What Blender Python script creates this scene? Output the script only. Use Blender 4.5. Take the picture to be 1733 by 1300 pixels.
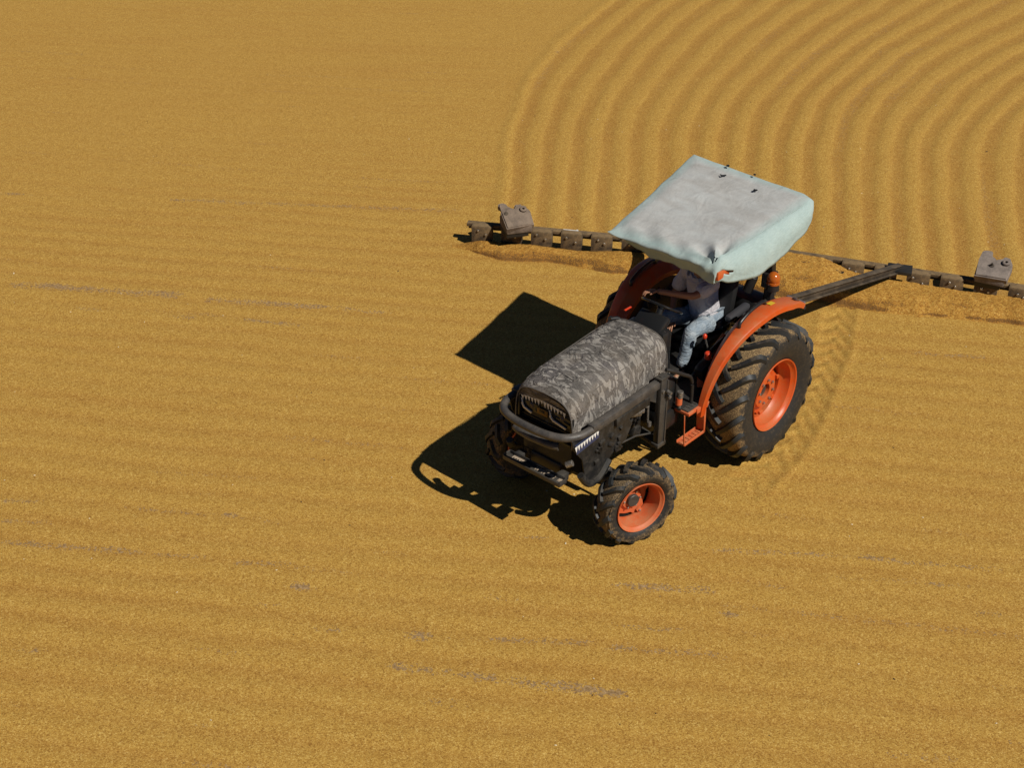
import bpy, bmesh, math, random
import numpy as np
from mathutils import Vector, Matrix, noise
random.seed(7); rng = np.random.default_rng(5)
R = math.radians
sc = bpy.context.scene
COL = sc.collection
for o in list(bpy.data.objects): bpy.data.objects.remove(o)

# ------------------------------------------------------------ camera, sky, sun
cd = bpy.data.cameras.new('camera'); cam = bpy.data.objects.new('camera', cd); COL.objects.link(cam)
cam.location = (0, -12.847, 7.935); cam.rotation_euler = (R(90 - 31.702), 0, 0)
cd.lens = 47.73; cd.sensor_width = 36; cd.clip_start = .1; cd.clip_end = 3000
sc.camera = cam
SUN = Vector((.743 * .965, -.669 * .965, 1)).normalized()
elev = math.asin(SUN.z); az = math.atan2(SUN.x, SUN.y)
w = bpy.data.worlds.new('World'); sc.world = w; w.use_nodes = True
nt = w.node_tree; bg = nt.nodes['Background']
sky = nt.nodes.new('ShaderNodeTexSky'); sky.sky_type = 'NISHITA'; sky.sun_disc = False
sky.sun_elevation = elev; sky.sun_rotation = az; sky.air_density = .6; sky.dust_density = .2; sky.altitude = 3500
nt.links.new(sky.outputs[0], bg.inputs[0]); bg.inputs[1].default_value = .05
sl = bpy.data.lights.new('sun', 'SUN'); sl.energy = 5.0; sl.angle = R(.5); sl.color = (1, .955, .87)
so = bpy.data.objects.new('sun', sl); COL.objects.link(so)
so.rotation_euler = SUN.to_track_quat('Z', 'Y').to_euler()
sc.view_settings.view_transform = 'Standard'; sc.view_settings.look = 'None'
sc.view_settings.exposure = -.23; sc.view_settings.gamma = 1
sc.render.engine = 'CYCLES'
sc.cycles.max_bounces = 5; sc.cycles.diffuse_bounces = 1; sc.cycles.transparent_max_bounces = 4

# ------------------------------------------------------------ materials
def mat(name, col, rough=.6, metal=0., spec=.5):
    m = bpy.data.materials.new(name); m.use_nodes = True
    b = m.node_tree.nodes['Principled BSDF']
    b.inputs['Base Color'].default_value = (*col, 1); b.inputs['Roughness'].default_value = rough
    b.inputs['Metallic'].default_value = metal; b.inputs['Specular IOR Level'].default_value = spec
    return m
class N:
    def __init__(s, m): s.t = m.node_tree; s.b = s.t.nodes['Principled BSDF']
    def n(s, typ, **kw):
        x = s.t.nodes.new('ShaderNode' + typ)
        for k, v in kw.items():
            if k in x.inputs: x.inputs[k].default_value = v
            else: setattr(x, k, v)
        return x
    def l(s, a, b): s.t.links.new(a, b)
    def coord(s, which='Object', scale=(1, 1, 1)):
        c = s.n('TexCoord'); mp = s.n('Mapping'); mp.inputs['Scale'].default_value = scale
        s.l(c.outputs[which], mp.inputs[0]); return mp.outputs[0]
    def noise(s, vec, scale, detail=3, rough=.55, dist=0.):
        x = s.n('TexNoise'); x.inputs['Scale'].default_value = scale; x.inputs['Detail'].default_value = detail
        x.inputs['Roughness'].default_value = rough; x.inputs['Distortion'].default_value = dist
        s.l(vec, x.inputs['Vector']); return x.outputs['Fac']
    def ramp(s, fac, pts, interp='LINEAR'):
        x = s.n('ValToRGB'); x.color_ramp.interpolation = interp
        e = x.color_ramp.elements
        while len(e) < len(pts): e.new(.5)
        for i, (p, c) in enumerate(pts):
            e[i].position = p; e[i].color = (*c, 1) if len(c) == 3 else c
        s.l(fac, x.inputs[0]); return x.outputs[0]
    def mix(s, fac, a, b, blend='MIX'):
        x = s.n('Mix'); x.data_type = 'RGBA'; x.blend_type = blend
        for sock, v in ((x.inputs[0], fac), (x.inputs[6], a), (x.inputs[7], b)):
            if hasattr(v, 'links'): s.l(v, sock)
            elif isinstance(v, (int, float)): sock.default_value = v
            else: sock.default_value = (*v, 1)
        return x.outputs[2]
    def math(s, op, a, b=0., clamp=False):
        x = s.n('Math'); x.operation = op; x.use_clamp = clamp
        for i, v in enumerate((a, b)):
            if hasattr(v, 'links'): s.l(v, x.inputs[i])
            else: x.inputs[i].default_value = v
        return x.outputs[0]
    def bump(s, h, strength=.3, dist=.01, normal=None):
        x = s.n('Bump'); x.inputs['Strength'].default_value = strength; x.inputs['Distance'].default_value = dist
        s.l(h, x.inputs['Height'])
        if normal: s.l(normal, x.inputs['Normal'])
        return x.outputs[0]

def dusty(name, col, dust=(.30, .20, .09), lo=.5, hi=.72, scale=6, rough=.55, metal=0., amt=.8, bump=.15, fine=60):
    m = mat(name, col, rough, metal); k = N(m); c = k.coord('Object')
    f = k.noise(c, scale, 6, .65); g = k.noise(c, fine, 3)
    up = k.n('NewGeometry'); sx = k.n('SeparateXYZ'); k.l(up.outputs['Normal'], sx.inputs[0])
    h = k.math('MULTIPLY', sx.outputs[2], .10)
    f2 = k.math('ADD', k.math('ADD', k.math('MULTIPLY', f, .75), k.math('MULTIPLY', g, .25)), h)
    r = k.ramp(f2, [(lo, (0, 0, 0)), (hi, (amt, amt, amt))])
    k.l(k.mix(r, col, dust), k.b.inputs['Base Color'])
    k.l(k.math('ADD', k.math('MULTIPLY', r, .4), rough, True), k.b.inputs['Roughness'])
    k.l(k.bump(g, bump, .004), k.b.inputs['Normal'])
    return m

M = {}
M['black'] = dusty('black_painted_steel', (.013, .0125, .012), (.07, .058, .04), .5, .85, 5, .5, amt=.4)
M['darkgrey'] = dusty('dark_grey_steel', (.036, .034, .033), (.13, .11, .08), .45, .8, 7, .42, amt=.6)
M['guard'] = dusty('worn_charcoal_steel', (.044, .042, .041), (.15, .125, .10), .45, .78, 9, .4, amt=.7)
M['engine'] = dusty('oily_engine_metal', (.012, .0115, .011), (.060, .050, .038), .47, .72, 12, .5, amt=.8)
M['alloy'] = dusty('dull_alloy', (.34, .33, .31), (.12, .1, .08), .4, .6, 30, .35, .7, amt=.9)
M['orange'] = dusty('orange_paint', (.60, .078, .010), (.40, .19, .075), .44, .76, 6, .30, amt=.6, bump=.04)
M['orange_dull'] = dusty('dusty_orange_paint', (.60, .095, .022), (.46, .22, .10), .40, .70, 10, .45, amt=.65, bump=.08)
M['rubber'] = dusty('black_rubber', (.016, .017, .017), (.16, .11, .06), .50, .72, 9, .62, amt=.65)
M['lug'] = dusty('clean_lug_rubber', (.013, .015, .016), (.2, .14, .08), .56, .8, 11, .55, amt=.6)
M['dustrubber'] = dusty('grain_dust_on_rubber', (.05, .036, .02), (.34, .215, .085), .36, .60, 7, .85, amt=.95, bump=.5, fine=90)
M['rusty'] = dusty('dusty_scraper_steel', (.042, .029, .018), (.26, .17, .08), .40, .66, 11, .8, amt=.85, bump=.5, fine=70)
M['iron'] = dusty('dusty_cast_iron', (.10, .074, .055), (.30, .225, .165), .42, .66, 6, .75, amt=.7, bump=.35)
M['iron2'] = dusty('weathered_cast_iron', (.12, .098, .085), (.30, .245, .205), .4, .66, 9, .75, amt=.8, bump=.4)
M['bolt'] = mat('bolt_steel', (.42, .40, .37), .35, .8)
M['white'] = mat('white_paint', (.75, .74, .70), .4)
M['decalblue'] = mat('dark_blue_decal', (.035, .045, .10), .4)
M['red'] = mat('red_knob', (.62, .05, .015), .35)
M['amber'] = mat('amber_lens', (.42, .10, .012), .18)
M['yellow'] = mat('yellow_label', (.62, .42, .03), .5)
M['lamp'] = mat('lamp_lens', (.07, .05, .05), .12)
M['glass'] = mat('headlamp_glass', (.02, .022, .024), .08)
M['gold'] = mat('bronze_badge', (.16, .095, .03), .35, .4)
M['seat'] = mat('black_vinyl', (.012, .012, .012), .5)
M['plastic'] = mat('black_plastic', (.014, .014, .014), .35)
M['skin'] = mat('skin', (.36, .17, .095), .5); M['skin'].node_tree.nodes['Principled BSDF'].inputs['Subsurface Weight'].default_value = .05
M['hair'] = mat('black_hair', (.012, .010, .009), .6)
M['shoe'] = dusty('tan_shoe', (.16, .12, .08), (.35, .26, .15), .4, .7, 20, .7)

def mk_tyre(name, Rb, amt=1.0):
    m = mat(name, (.016, .017, .017), .7); k = N(m); c = k.coord('Object')
    sx = k.n('SeparateXYZ'); k.l(c, sx.inputs[0])
    rad = k.math('POWER', k.math('ADD', k.math('POWER', sx.outputs[0], 2.), k.math('POWER', sx.outputs[2], 2.)), .5)
    big = k.noise(c, 4.5, 5, .65); fin = k.noise(c, 85, 3, .6); vf = k.noise(c, 26, 4, .7)
    f = k.math('ADD', k.math('MULTIPLY', k.math('SUBTRACT', rad, Rb - .085), 9.), k.math('MULTIPLY', k.math('SUBTRACT', big, .5), 1.7))
    f = k.math('ADD', f, k.math('MULTIPLY', k.math('SUBTRACT', vf, .5), 1.6))
    dm = k.ramp(f, [(.05, (0, 0, 0)), (.60, (amt, amt, amt))])
    side = k.ramp(vf, [(.50, (0, 0, 0)), (.75, (.22, .22, .22))])
    dm = k.mix(1.0, dm, side, 'ADD')
    dc = k.ramp(fin, [(.34, (.065, .043, .022)), (.50, (.195, .125, .055)), (.66, (.38, .26, .12))])
    k.l(k.mix(dm, (.015, .0155, .0155), dc), k.b.inputs['Base Color'])
    k.l(k.math('ADD', k.math('MULTIPLY', dm, .3), .6, True), k.b.inputs['Roughness'])
    k.l(k.bump(fin, .5, .006), k.b.inputs['Normal']); return m
M['tyre_rear'] = mk_tyre('dusty_rear_tyre', .692, 1.0); M['tyre_front'] = mk_tyre('dusty_front_tyre', .386, .60)
def mk_shirt():
    m = mat('lilac_grey_shirt', (.46, .42, .48), .85); k = N(m); c = k.coord('Object')
    k.l(k.ramp(k.noise(c, 6, 3), [(.3, (.56, .53, .56)), (.7, (.66, .63, .66))]), k.b.inputs['Base Color'])
    k.l(k.bump(k.noise(c, 9, 4, .5, 1.5), .9, .03), k.b.inputs['Normal']); return m
M['shirt'] = mk_shirt()
def mk_jeans():
    m = mat('washed_denim', (.25, .32, .40), .9); k = N(m); c = k.coord('Object')
    a = k.noise(c, 10, 5, .6)
    k.l(k.ramp(a, [(.28, (.14, .19, .25)), (.5, (.26, .315, .365)), (.72, (.42, .455, .48))]), k.b.inputs['Base Color'])
    c2 = k.coord('Object', (6, 6, 20))
    n1 = k.bump(k.noise(c2, 1.6, 3, .5, 1.5), .9, .03); k.l(k.bump(k.noise(c, 160, 2), .2, .002, n1), k.b.inputs['Normal']); return m
M['jeans'] = mk_jeans()

def mk_canopy():
    m = mat('pale_canvas', (.6, .66, .64), .8, 0, .3); k = N(m); c = k.coord('Object')
    up = k.n('NewGeometry'); sx = k.n('SeparateXYZ'); at = k.n('Attribute'); at.attribute_name = 'top'
    teal = k.ramp(k.noise(c, 5, 4), [(.3, (.325, .415, .40)), (.7, (.38, .47, .45))])
    c2 = k.coord('Object', (3, 1, 1))
    st = k.noise(c2, 2.2, 5, .6, .3)
    grey = k.ramp(st, [(.32, (.385, .375, .355)), (.5, (.435, .435, .42)), (.72, (.475, .49, .48))])
    edge = k.ramp(k.math('ADD', at.outputs['Fac'], k.math('MULTIPLY', k.noise(c, 7, 3), .3)), [(.25, (0, 0, 0)), (.95, (1, 1, 1))])
    col = k.mix(edge, teal, grey)
    weave = k.noise(k.coord('Object', (9, 120, 60)), 2, 2)
    col = k.mix(.12, col, k.ramp(weave, [(.35, (.2, .2, .2)), (.65, (.9, .9, .9))]), 'OVERLAY')
    k.l(col, k.b.inputs['Base Color'])
    n1 = k.bump(k.noise(c, 4.5, 3, .5, .8), .5, .03)
    k.l(k.bump(k.noise(c, 120, 2), .12, .002, n1), k.b.inputs['Normal']); return m
M['canvas'] = mk_canopy()

def mk_camo(name, dark=1.0):
    m = mat(name, (.15, .13, .12), .75); k = N(m)
    uv = k.coord('UV')
    big = k.noise(k.coord('UV', (1, 1, 1)), 3.0, 3, .5, .5)
    base = k.ramp(big, [(.35, tuple(v * dark for v in (.100, .090, .080))), (.5, tuple(v * dark for v in (.145, .128, .112))), (.66, tuple(v * dark for v in (.118, .105, .100)))])
    f = k.noise(k.coord('UV', (24, 9, 1)), 1.0, 1.6, .5, .8)
    g = k.noise(k.coord('UV', (34, 14, 1)), 1.0, 2, .5, 1.6)
    light = tuple(v * dark for v in (.29, .265, .235))
    mask = k.ramp(f, [(.525, (0, 0, 0)), (.55, (1, 1, 1))])
    rim = k.ramp(f, [(.47, (0, 0, 0)), (.495, (1, 1, 1)), (.520, (1, 1, 1)), (.535, (0, 0, 0))])
    blk = k.ramp(g, [(.66, (0, 0, 0)), (.68, (1, 1, 1))])
    lc = k.ramp(big, [(.3, tuple(v * .75 for v in light)), (.6, light)])
    col = k.mix(mask, base, lc)
    col = k.mix(k.math('MULTIPLY', rim, .45), col, (.065, .057, .050))
    col = k.mix(k.math('MULTIPLY', blk, .6), col, (.035, .03, .028))
    dust = k.ramp(k.noise(uv, 2.1, 4, .6), [(.5, (0, 0, 0)), (.75, (.45, .45, .45))])
    col = k.mix(dust, col, (.20, .155, .105))
    k.l(col, k.b.inputs['Base Color'])
    n1 = k.bump(k.noise(k.coord('UV', (6, 3.5, 1)), 1.3, 4, .55, 1.4), 1.0, .06)
    k.l(k.bump(k.noise(uv, 160, 2), .2, .002, n1), k.b.inputs['Normal']); return m
M['camo'] = mk_camo('camouflage_cloth')
M['camodark'] = mk_camo('camouflage_visor', .8)

def mk_grain(name, coarse=1.0, tint=(1, 1, 1)):
    """yellow grain: every kernel its own tone, with bare concrete where attribute 'bare' is high"""
    m = mat(name, (.45, .28, .06), .85, 0, .25); k = N(m); c = k.coord('Object')
    at = k.n('Attribute'); at.attribute_name = 'bare'
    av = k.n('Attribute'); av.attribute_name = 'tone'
    def cells(scale, rnd=1.0):
        v = k.n('TexVoronoi'); v.inputs['Scale'].default_value = scale; v.inputs['Randomness'].default_value = rnd
        k.l(c, v.inputs['Vector']); return v
    v1 = cells(125 / coarse); v2 = cells(60 / coarse)
    g1 = k.n('SeparateColor'); k.l(v1.outputs['Color'], g1.inputs[0])
    g2 = k.n('SeparateColor'); k.l(v2.outputs['Color'], g2.inputs[0])
    rnd = k.math('ADD', k.math('MULTIPLY', g1.outputs[0], .78), k.math('MULTIPLY', g2.outputs[1], .22))
    kern = k.ramp(rnd, [(.06, (.262, .126, .021)), (.30, (.392, .206, .038)), (.55, (.468, .265, .052)), (.78, (.538, .327, .073)), (.96, (.66, .445, .135))])
    # broad drift between ochre and straw, plus furrow shading carried by tone
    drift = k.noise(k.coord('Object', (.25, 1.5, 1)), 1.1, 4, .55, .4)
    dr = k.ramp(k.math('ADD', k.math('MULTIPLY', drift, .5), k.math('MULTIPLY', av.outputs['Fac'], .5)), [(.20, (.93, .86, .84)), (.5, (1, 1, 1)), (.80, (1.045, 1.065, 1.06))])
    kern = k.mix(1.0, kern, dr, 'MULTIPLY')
    kern = k.mix(1.0, kern, tint, 'MULTIPLY')
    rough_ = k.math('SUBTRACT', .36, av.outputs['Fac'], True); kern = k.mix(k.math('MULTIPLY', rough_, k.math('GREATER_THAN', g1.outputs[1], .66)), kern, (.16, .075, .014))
    cl = k.noise(c, 14, 4, .6); kern = k.mix(1.0, kern, k.ramp(cl, [(.30, (.92, .90, .87)), (.5, (1, 1, 1)), (.72, (1.05, 1.05, 1.04))]), 'MULTIPLY')
    conc = k.ramp(k.noise(c, 30, 4, .7), [(.3, (.15, .085, .034)), (.5, (.31, .19, .082)), (.7, (.48, .325, .165))])
    v3 = cells(58); g3 = k.n('SeparateColor'); k.l(v3.outputs['Color'], g3.inputs[0])
    bm = k.math('SUBTRACT', at.outputs['Fac'], k.math('ADD', k.math('MULTIPLY', g3.outputs[0], .75), k.math('MULTIPLY', g1.outputs[2], .25)))
    bf = k.ramp(bm, [(0, (0, 0, 0)), (.06, (1, 1, 1))])
    col = k.mix(bf, kern, conc)
    ad = k.n('Attribute'); ad.attribute_name = 'toe_shade'
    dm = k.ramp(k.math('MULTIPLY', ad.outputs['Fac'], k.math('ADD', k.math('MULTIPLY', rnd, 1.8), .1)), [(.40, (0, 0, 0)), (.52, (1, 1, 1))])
    col = k.mix(k.math('MULTIPLY', dm, .8), col, (.125, .055, .016))  # shading at the heap's foot, painted as dark brown kernels
    k.l(col, k.b.inputs['Base Color'])
    hgt = k.math('ADD', k.math('MULTIPLY', v1.outputs['Distance'], -.7), k.math('MULTIPLY', g2.outputs[2], .5))
    n0 = k.bump(hgt, .40 if coarse < 1.2 else .8, .007 * coarse)
    k.l(n0, k.b.inputs['Normal'])
    return m
M['grain'] = mk_grain('spread_grain'); M['grainpile'] = mk_grain('heaped_grain', 1.5, (.93, .84, .74))

# ------------------------------------------------------------ helpers
def tag(o, label=None, cat=None, group=None, kind=None):
    if label: o['label'] = label
    if cat: o['category'] = cat
    if group: o['group'] = group
    if kind: o['kind'] = kind
    return o
def empty(name, parent=None, loc=(0, 0, 0), rz=0.):
    o = bpy.data.objects.new(name, None); COL.objects.link(o); o.empty_display_size = .1
    o.location = loc; o.rotation_euler = (0, 0, rz); o.parent = parent; return o
def obj(name, bm, mats, parent=None, smooth=30, loc=None, rot=None):
    me = bpy.data.meshes.new(name)
    bmesh.ops.recalc_face_normals(bm, faces=bm.faces)
    bm.to_mesh(me); bm.free()
    for m in (mats if isinstance(mats, (list, tuple)) else [mats]): me.materials.append(m)
    if smooth:
        for p in me.polygons: p.use_smooth = True
        me.set_sharp_from_angle(angle=R(smooth))
    o = bpy.data.objects.new(name, me); COL.objects.link(o); o.parent = parent
    if loc: o.location = loc
    if rot: o.rotation_euler = rot
    return o
def box(bm, c, s, bev=.006, rot=None, mi=0, seg=2):
    b = bmesh.new(); bmesh.ops.create_cube(b, size=1)
    for v in b.verts: v.co = Vector((v.co.x * s[0], v.co.y * s[1], v.co.z * s[2]))
    if bev: bmesh.ops.bevel(b, geom=b.edges[:], offset=min(bev, min(s) * .45), segments=seg, affect='EDGES', profile=.5)
    T = Matrix.Translation(Vector(c)) @ (rot if rot is not None else Matrix())
    merge(bm, b, T, mi); return bm
def merge(bm, b, T=None, mi=0):
    if T is not None: b.transform(T)
    me = bpy.data.meshes.new('t')
    for f in b.faces: f.material_index = f.material_index + mi
    b.to_mesh(me); b.free(); bm.from_mesh(me); bpy.data.meshes.remove(me)
def beam(bm, a, b_, wd, ht, bev=.006, up=(0, 0, 1), mi=0):
    a = Vector(a); b_ = Vector(b_); d = b_ - a; x = d.normalized(); y = Vector(up).cross(x).normalized(); z = x.cross(y)
    T = Matrix((x, y, z)).transposed().to_4x4()
    box(bm, (a + b_) / 2, (d.length, wd, ht), bev, T, mi); return bm
def smoothpath(P, n=6, closed=False):
    P = [Vector(p) for p in P]; out = []
    m = len(P)
    for i in range(m if closed else m - 1):
        g = lambda j: P[j % m] if closed else P[max(0, min(m - 1, j))]
        p0, p1, p2, p3 = g(i - 1), g(i), g(i + 1), g(i + 2)
        for k in range(n):
            t = k / n
            out.append(.5 * ((2 * p1) + (-p0 + p2) * t + (2 * p0 - 5 * p1 + 4 * p2 - p3) * t * t + (-p0 + 3 * p1 - 3 * p2 + p3) * t ** 3))
    if not closed: out.append(P[-1])
    return out
def tube(bm, P, r, seg=12, smooth=0, closed=False, mi=0, sq=None):
    """round tube along P; r number or list; sq=(w,h): rounded rectangular section"""
    if smooth: P = smoothpath(P, smooth, closed)
    P = [Vector(p) for p in P]; n = len(P)
    rr = r if isinstance(r, (list, tuple)) else [r] * n
    if len(rr) != n: rr = list(np.interp(np.linspace(0, 1, n), np.linspace(0, 1, len(rr)), rr))
    rings = []; ref = Vector((0, 0, 1))
    for i in range(n):
        if closed: d = P[(i + 1) % n] - P[i - 1]
        else: d = P[min(i + 1, n - 1)] - P[max(i - 1, 0)]
        d.normalize()
        if abs(d.z) > .98: u = Vector((1, 0, 0))
        else: u = ref
        s = d.cross(u).normalized(); u2 = s.cross(d).normalized()
        ring = []
        for k in range(seg):
            a = 2 * math.pi * (k + .5) / seg; ca, sa = math.cos(a), math.sin(a)
            if sq:
                e = .35; cx = math.copysign(abs(ca) ** e, ca) * sq[0] / 2; sx_ = math.copysign(abs(sa) ** e, sa) * sq[1] / 2
                ring.append(bm.verts.new(P[i] + s * cx + u2 * sx_))
            else: ring.append(bm.verts.new(P[i] + (s * ca + u2 * sa) * rr[i]))
        rings.append(ring)
    for i in range(n if closed else n - 1):
        A, B = rings[i], rings[(i + 1) % n]
        for k in range(seg):
            f = bm.faces.new((A[k], A[(k + 1) % seg], B[(k + 1) % seg], B[k])); f.material_index = mi
    if not closed:
        for q in (rings[0][::-1], rings[-1]):
            f = bm.faces.new(q); f.material_index = mi
    return bm
def lathe(bm, prof, seg=48, mi=0, T=None, close=False):
    """prof: (radius, y) pairs around the Y axis"""
    b = bmesh.new(); rings = []
    for r_, y in prof:
        if r_ < 1e-5: rings.append([b.verts.new((0, y, 0))])
        else: rings.append([b.verts.new((r_ * math.cos(2 * math.pi * k / seg), y, r_ * math.sin(2 * math.pi * k / seg))) for k in range(seg)])
    m = len(rings)
    for i in range(m if close else m - 1):
        A, B = rings[i], rings[(i + 1) % m]
        for k in range(seg):
            k2 = (k + 1) % seg
            if len(A) == 1 and len(B) == 1: continue
            if len(A) == 1: b.faces.new((A[0], B[k2], B[k]))
            elif len(B) == 1: b.faces.new((A[k], A[k2], B[0]))
            else: b.faces.new((A[k], A[k2], B[k2], B[k]))
    merge(bm, b, T, mi); return bm
def cyl(bm, a, b_, r, seg=20, r2=None, mi=0, bev=0.):
    a = Vector(a); b_ = Vector(b_); L = (b_ - a).length; r2 = r if r2 is None else r2
    q = (b_ - a).normalized().to_track_quat('Y', 'Z').to_matrix().to_4x4()
    e = bev or min(r, L) * .08
    lathe(bm, [(0, 0), (r - e, 0), (r, e), (r2, L - e), (r2 - e, L), (0, L)], seg, mi, Matrix.Translation(a) @ q); return bm
def prism(bm, pts, y0, y1, bev=.004, mi=0):
    """polygon of (x,z) extruded between y0 and y1"""
    b = bmesh.new(); A = [b.verts.new((x, y0, z)) for x, z in pts]; B = [b.verts.new((x, y1, z)) for x, z in pts]
    n = len(pts); b.faces.new(A); b.faces.new(B[::-1])
    for i in range(n): b.faces.new((A[i], B[i], B[(i + 1) % n], A[(i + 1) % n]))
    if bev: bmesh.ops.bevel(b, geom=b.edges[:], offset=bev, segments=1, affect='EDGES')
    merge(bm, b, None, mi); return bm
def sphere(bm, c, r, seg=24, mi=0, sc_=(1, 1, 1)):
    b = bmesh.new(); bmesh.ops.create_uvsphere(b, u_segments=seg, v_segments=seg // 2, radius=r)
    merge(bm, b, Matrix.Translation(Vector(c)) @ Matrix.Diagonal((*sc_, 1)), mi); return bm
NB = bmesh.new

# ------------------------------------------------------------ the ground: one sheet of spread grain
BL = [(-.62, 3.53), (1.45, 3.08), (3.45, 2.66), (7.4, 1.24)]            # line of the scraper in world x, y
blx = np.array([p[0] for p in BL]); bly = np.array([p[1] for p in BL])
def blade_y(x): return np.interp(x, blx, bly)
PE = [(-.74, 3.45), (-.45, 3.22), (-.13, 3.10), (.64, 2.97), (1.31, 2.68), (2.0, 2.6), (3.0, 2.15), (3.49, 1.98), (4.8, 1.60), (5.56, 1.45), (6.1, 1.32), (7.4, .9)]
pex = np.array([p[0] for p in PE]); pey = np.array([p[1] for p in PE])
def vnoise(x, y, seed=0):
    """smooth value noise, vectorised"""
    xi = np.floor(x).astype(int); yi = np.floor(y).astype(int); fx = x - xi; fy = y - yi
    fx = fx * fx * (3 - 2 * fx); fy = fy * fy * (3 - 2 * fy)
    def h(a, b):
        n = (a * 374761393 + b * 668265263 + seed * 974634777) & 0x7fffffff
        n = ((n ^ (n >> 13)) * 1274126177) & 0x7fffffff
        return ((n ^ (n >> 16)) & 0xffff) / 65535.
    return (h(xi, yi) * (1 - fx) + h(xi + 1, yi) * fx) * (1 - fy) + (h(xi, yi + 1) * (1 - fx) + h(xi + 1, yi + 1) * fx) * fy
def fbm(x, y, o=4, seed=0):
    s = 0; a = 1; t = 0
    for i in range(o): s = s + a * vnoise(x, y, seed + i); t += a; a *= .5; x = x * 2.03 + 17.1; y = y * 2.03 + 5.7
    return s / t
# valleys of the combed furrows: number: (world y, world x)
VALLEY = {0: ([0.26, 3.26, 3.79, 4.76, 5.81, 7.21, 8.65, 10.29, 11.5, 12.96, 13.97, 14.87, 22.87], [-0.16, -0.04, -0.01, 0.02, 0.08, 0.13, 0.32, 0.56, 0.88, 1.39, 1.79, 2.22, 5.98]), 3: ([0.08, 3.08, 3.79, 4.76, 5.81, 8.03, 9.71, 11.1, 12.55, 14.54, 15.21, 23.21], [0.92, 1.15, 1.21, 1.28, 1.37, 1.57, 1.98, 2.49, 3.01, 3.89, 4.25, 8.54]), 11: ([-0.09, 2.91, 3.79, 5.63, 7.26, 8.9, 10.26, 11.23, 12.74, 14.87, 22.87], [3.7, 4.26, 4.42, 4.78, 5.15, 5.7, 6.51, 7.11, 8.28, 10.07, 16.77]), 15: ([-0.42, 2.58, 3.79, 5.63, 7.26, 8.03, 9.1, 10.05, 10.9, 12.45, 14.17, 22.17], [5.04, 5.75, 6.03, 6.49, 6.99, 7.38, 8.08, 8.72, 9.48, 11.0, 12.8, 21.21]), 16: ([-0.75, 2.25, 3.08, 3.79, 5.63, 6.97, 8.13, 9.16, 10.26, 11.74, 13.57, 21.57], [5.52, 6.16, 6.34, 6.48, 6.99, 7.42, 7.92, 8.63, 9.58, 11.07, 13.15, 22.22])}
def sm(a, b, x): t = np.clip((x - a) / (b - a), 0, 1); return t * t * (3 - 2 * t)
from functools import lru_cache
def spl(x, X, Y):
    X = np.array(X, float); Y = np.array(Y, float); m = np.gradient(Y, X)
    i = np.clip(np.searchsorted(X, x) - 1, 0, len(X) - 2); h = X[i + 1] - X[i]; t = np.clip((x - X[i]) / h, 0, 1)
    return (2*t**3-3*t**2+1)*Y[i] + (t**3-2*t**2+t)*h*m[i] + (-2*t**3+3*t**2)*Y[i+1] + (t**3-t**2)*h*m[i+1]
TX, TY, TH = 1.94345507, -.74927843, 3.97929519
cT, sT = math.cos(TH), math.sin(TH)
def to_tr(x, y): dx = x - TX; dy = y - TY; return cT * dx + sT * dy, -sT * dx + cT * dy
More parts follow.
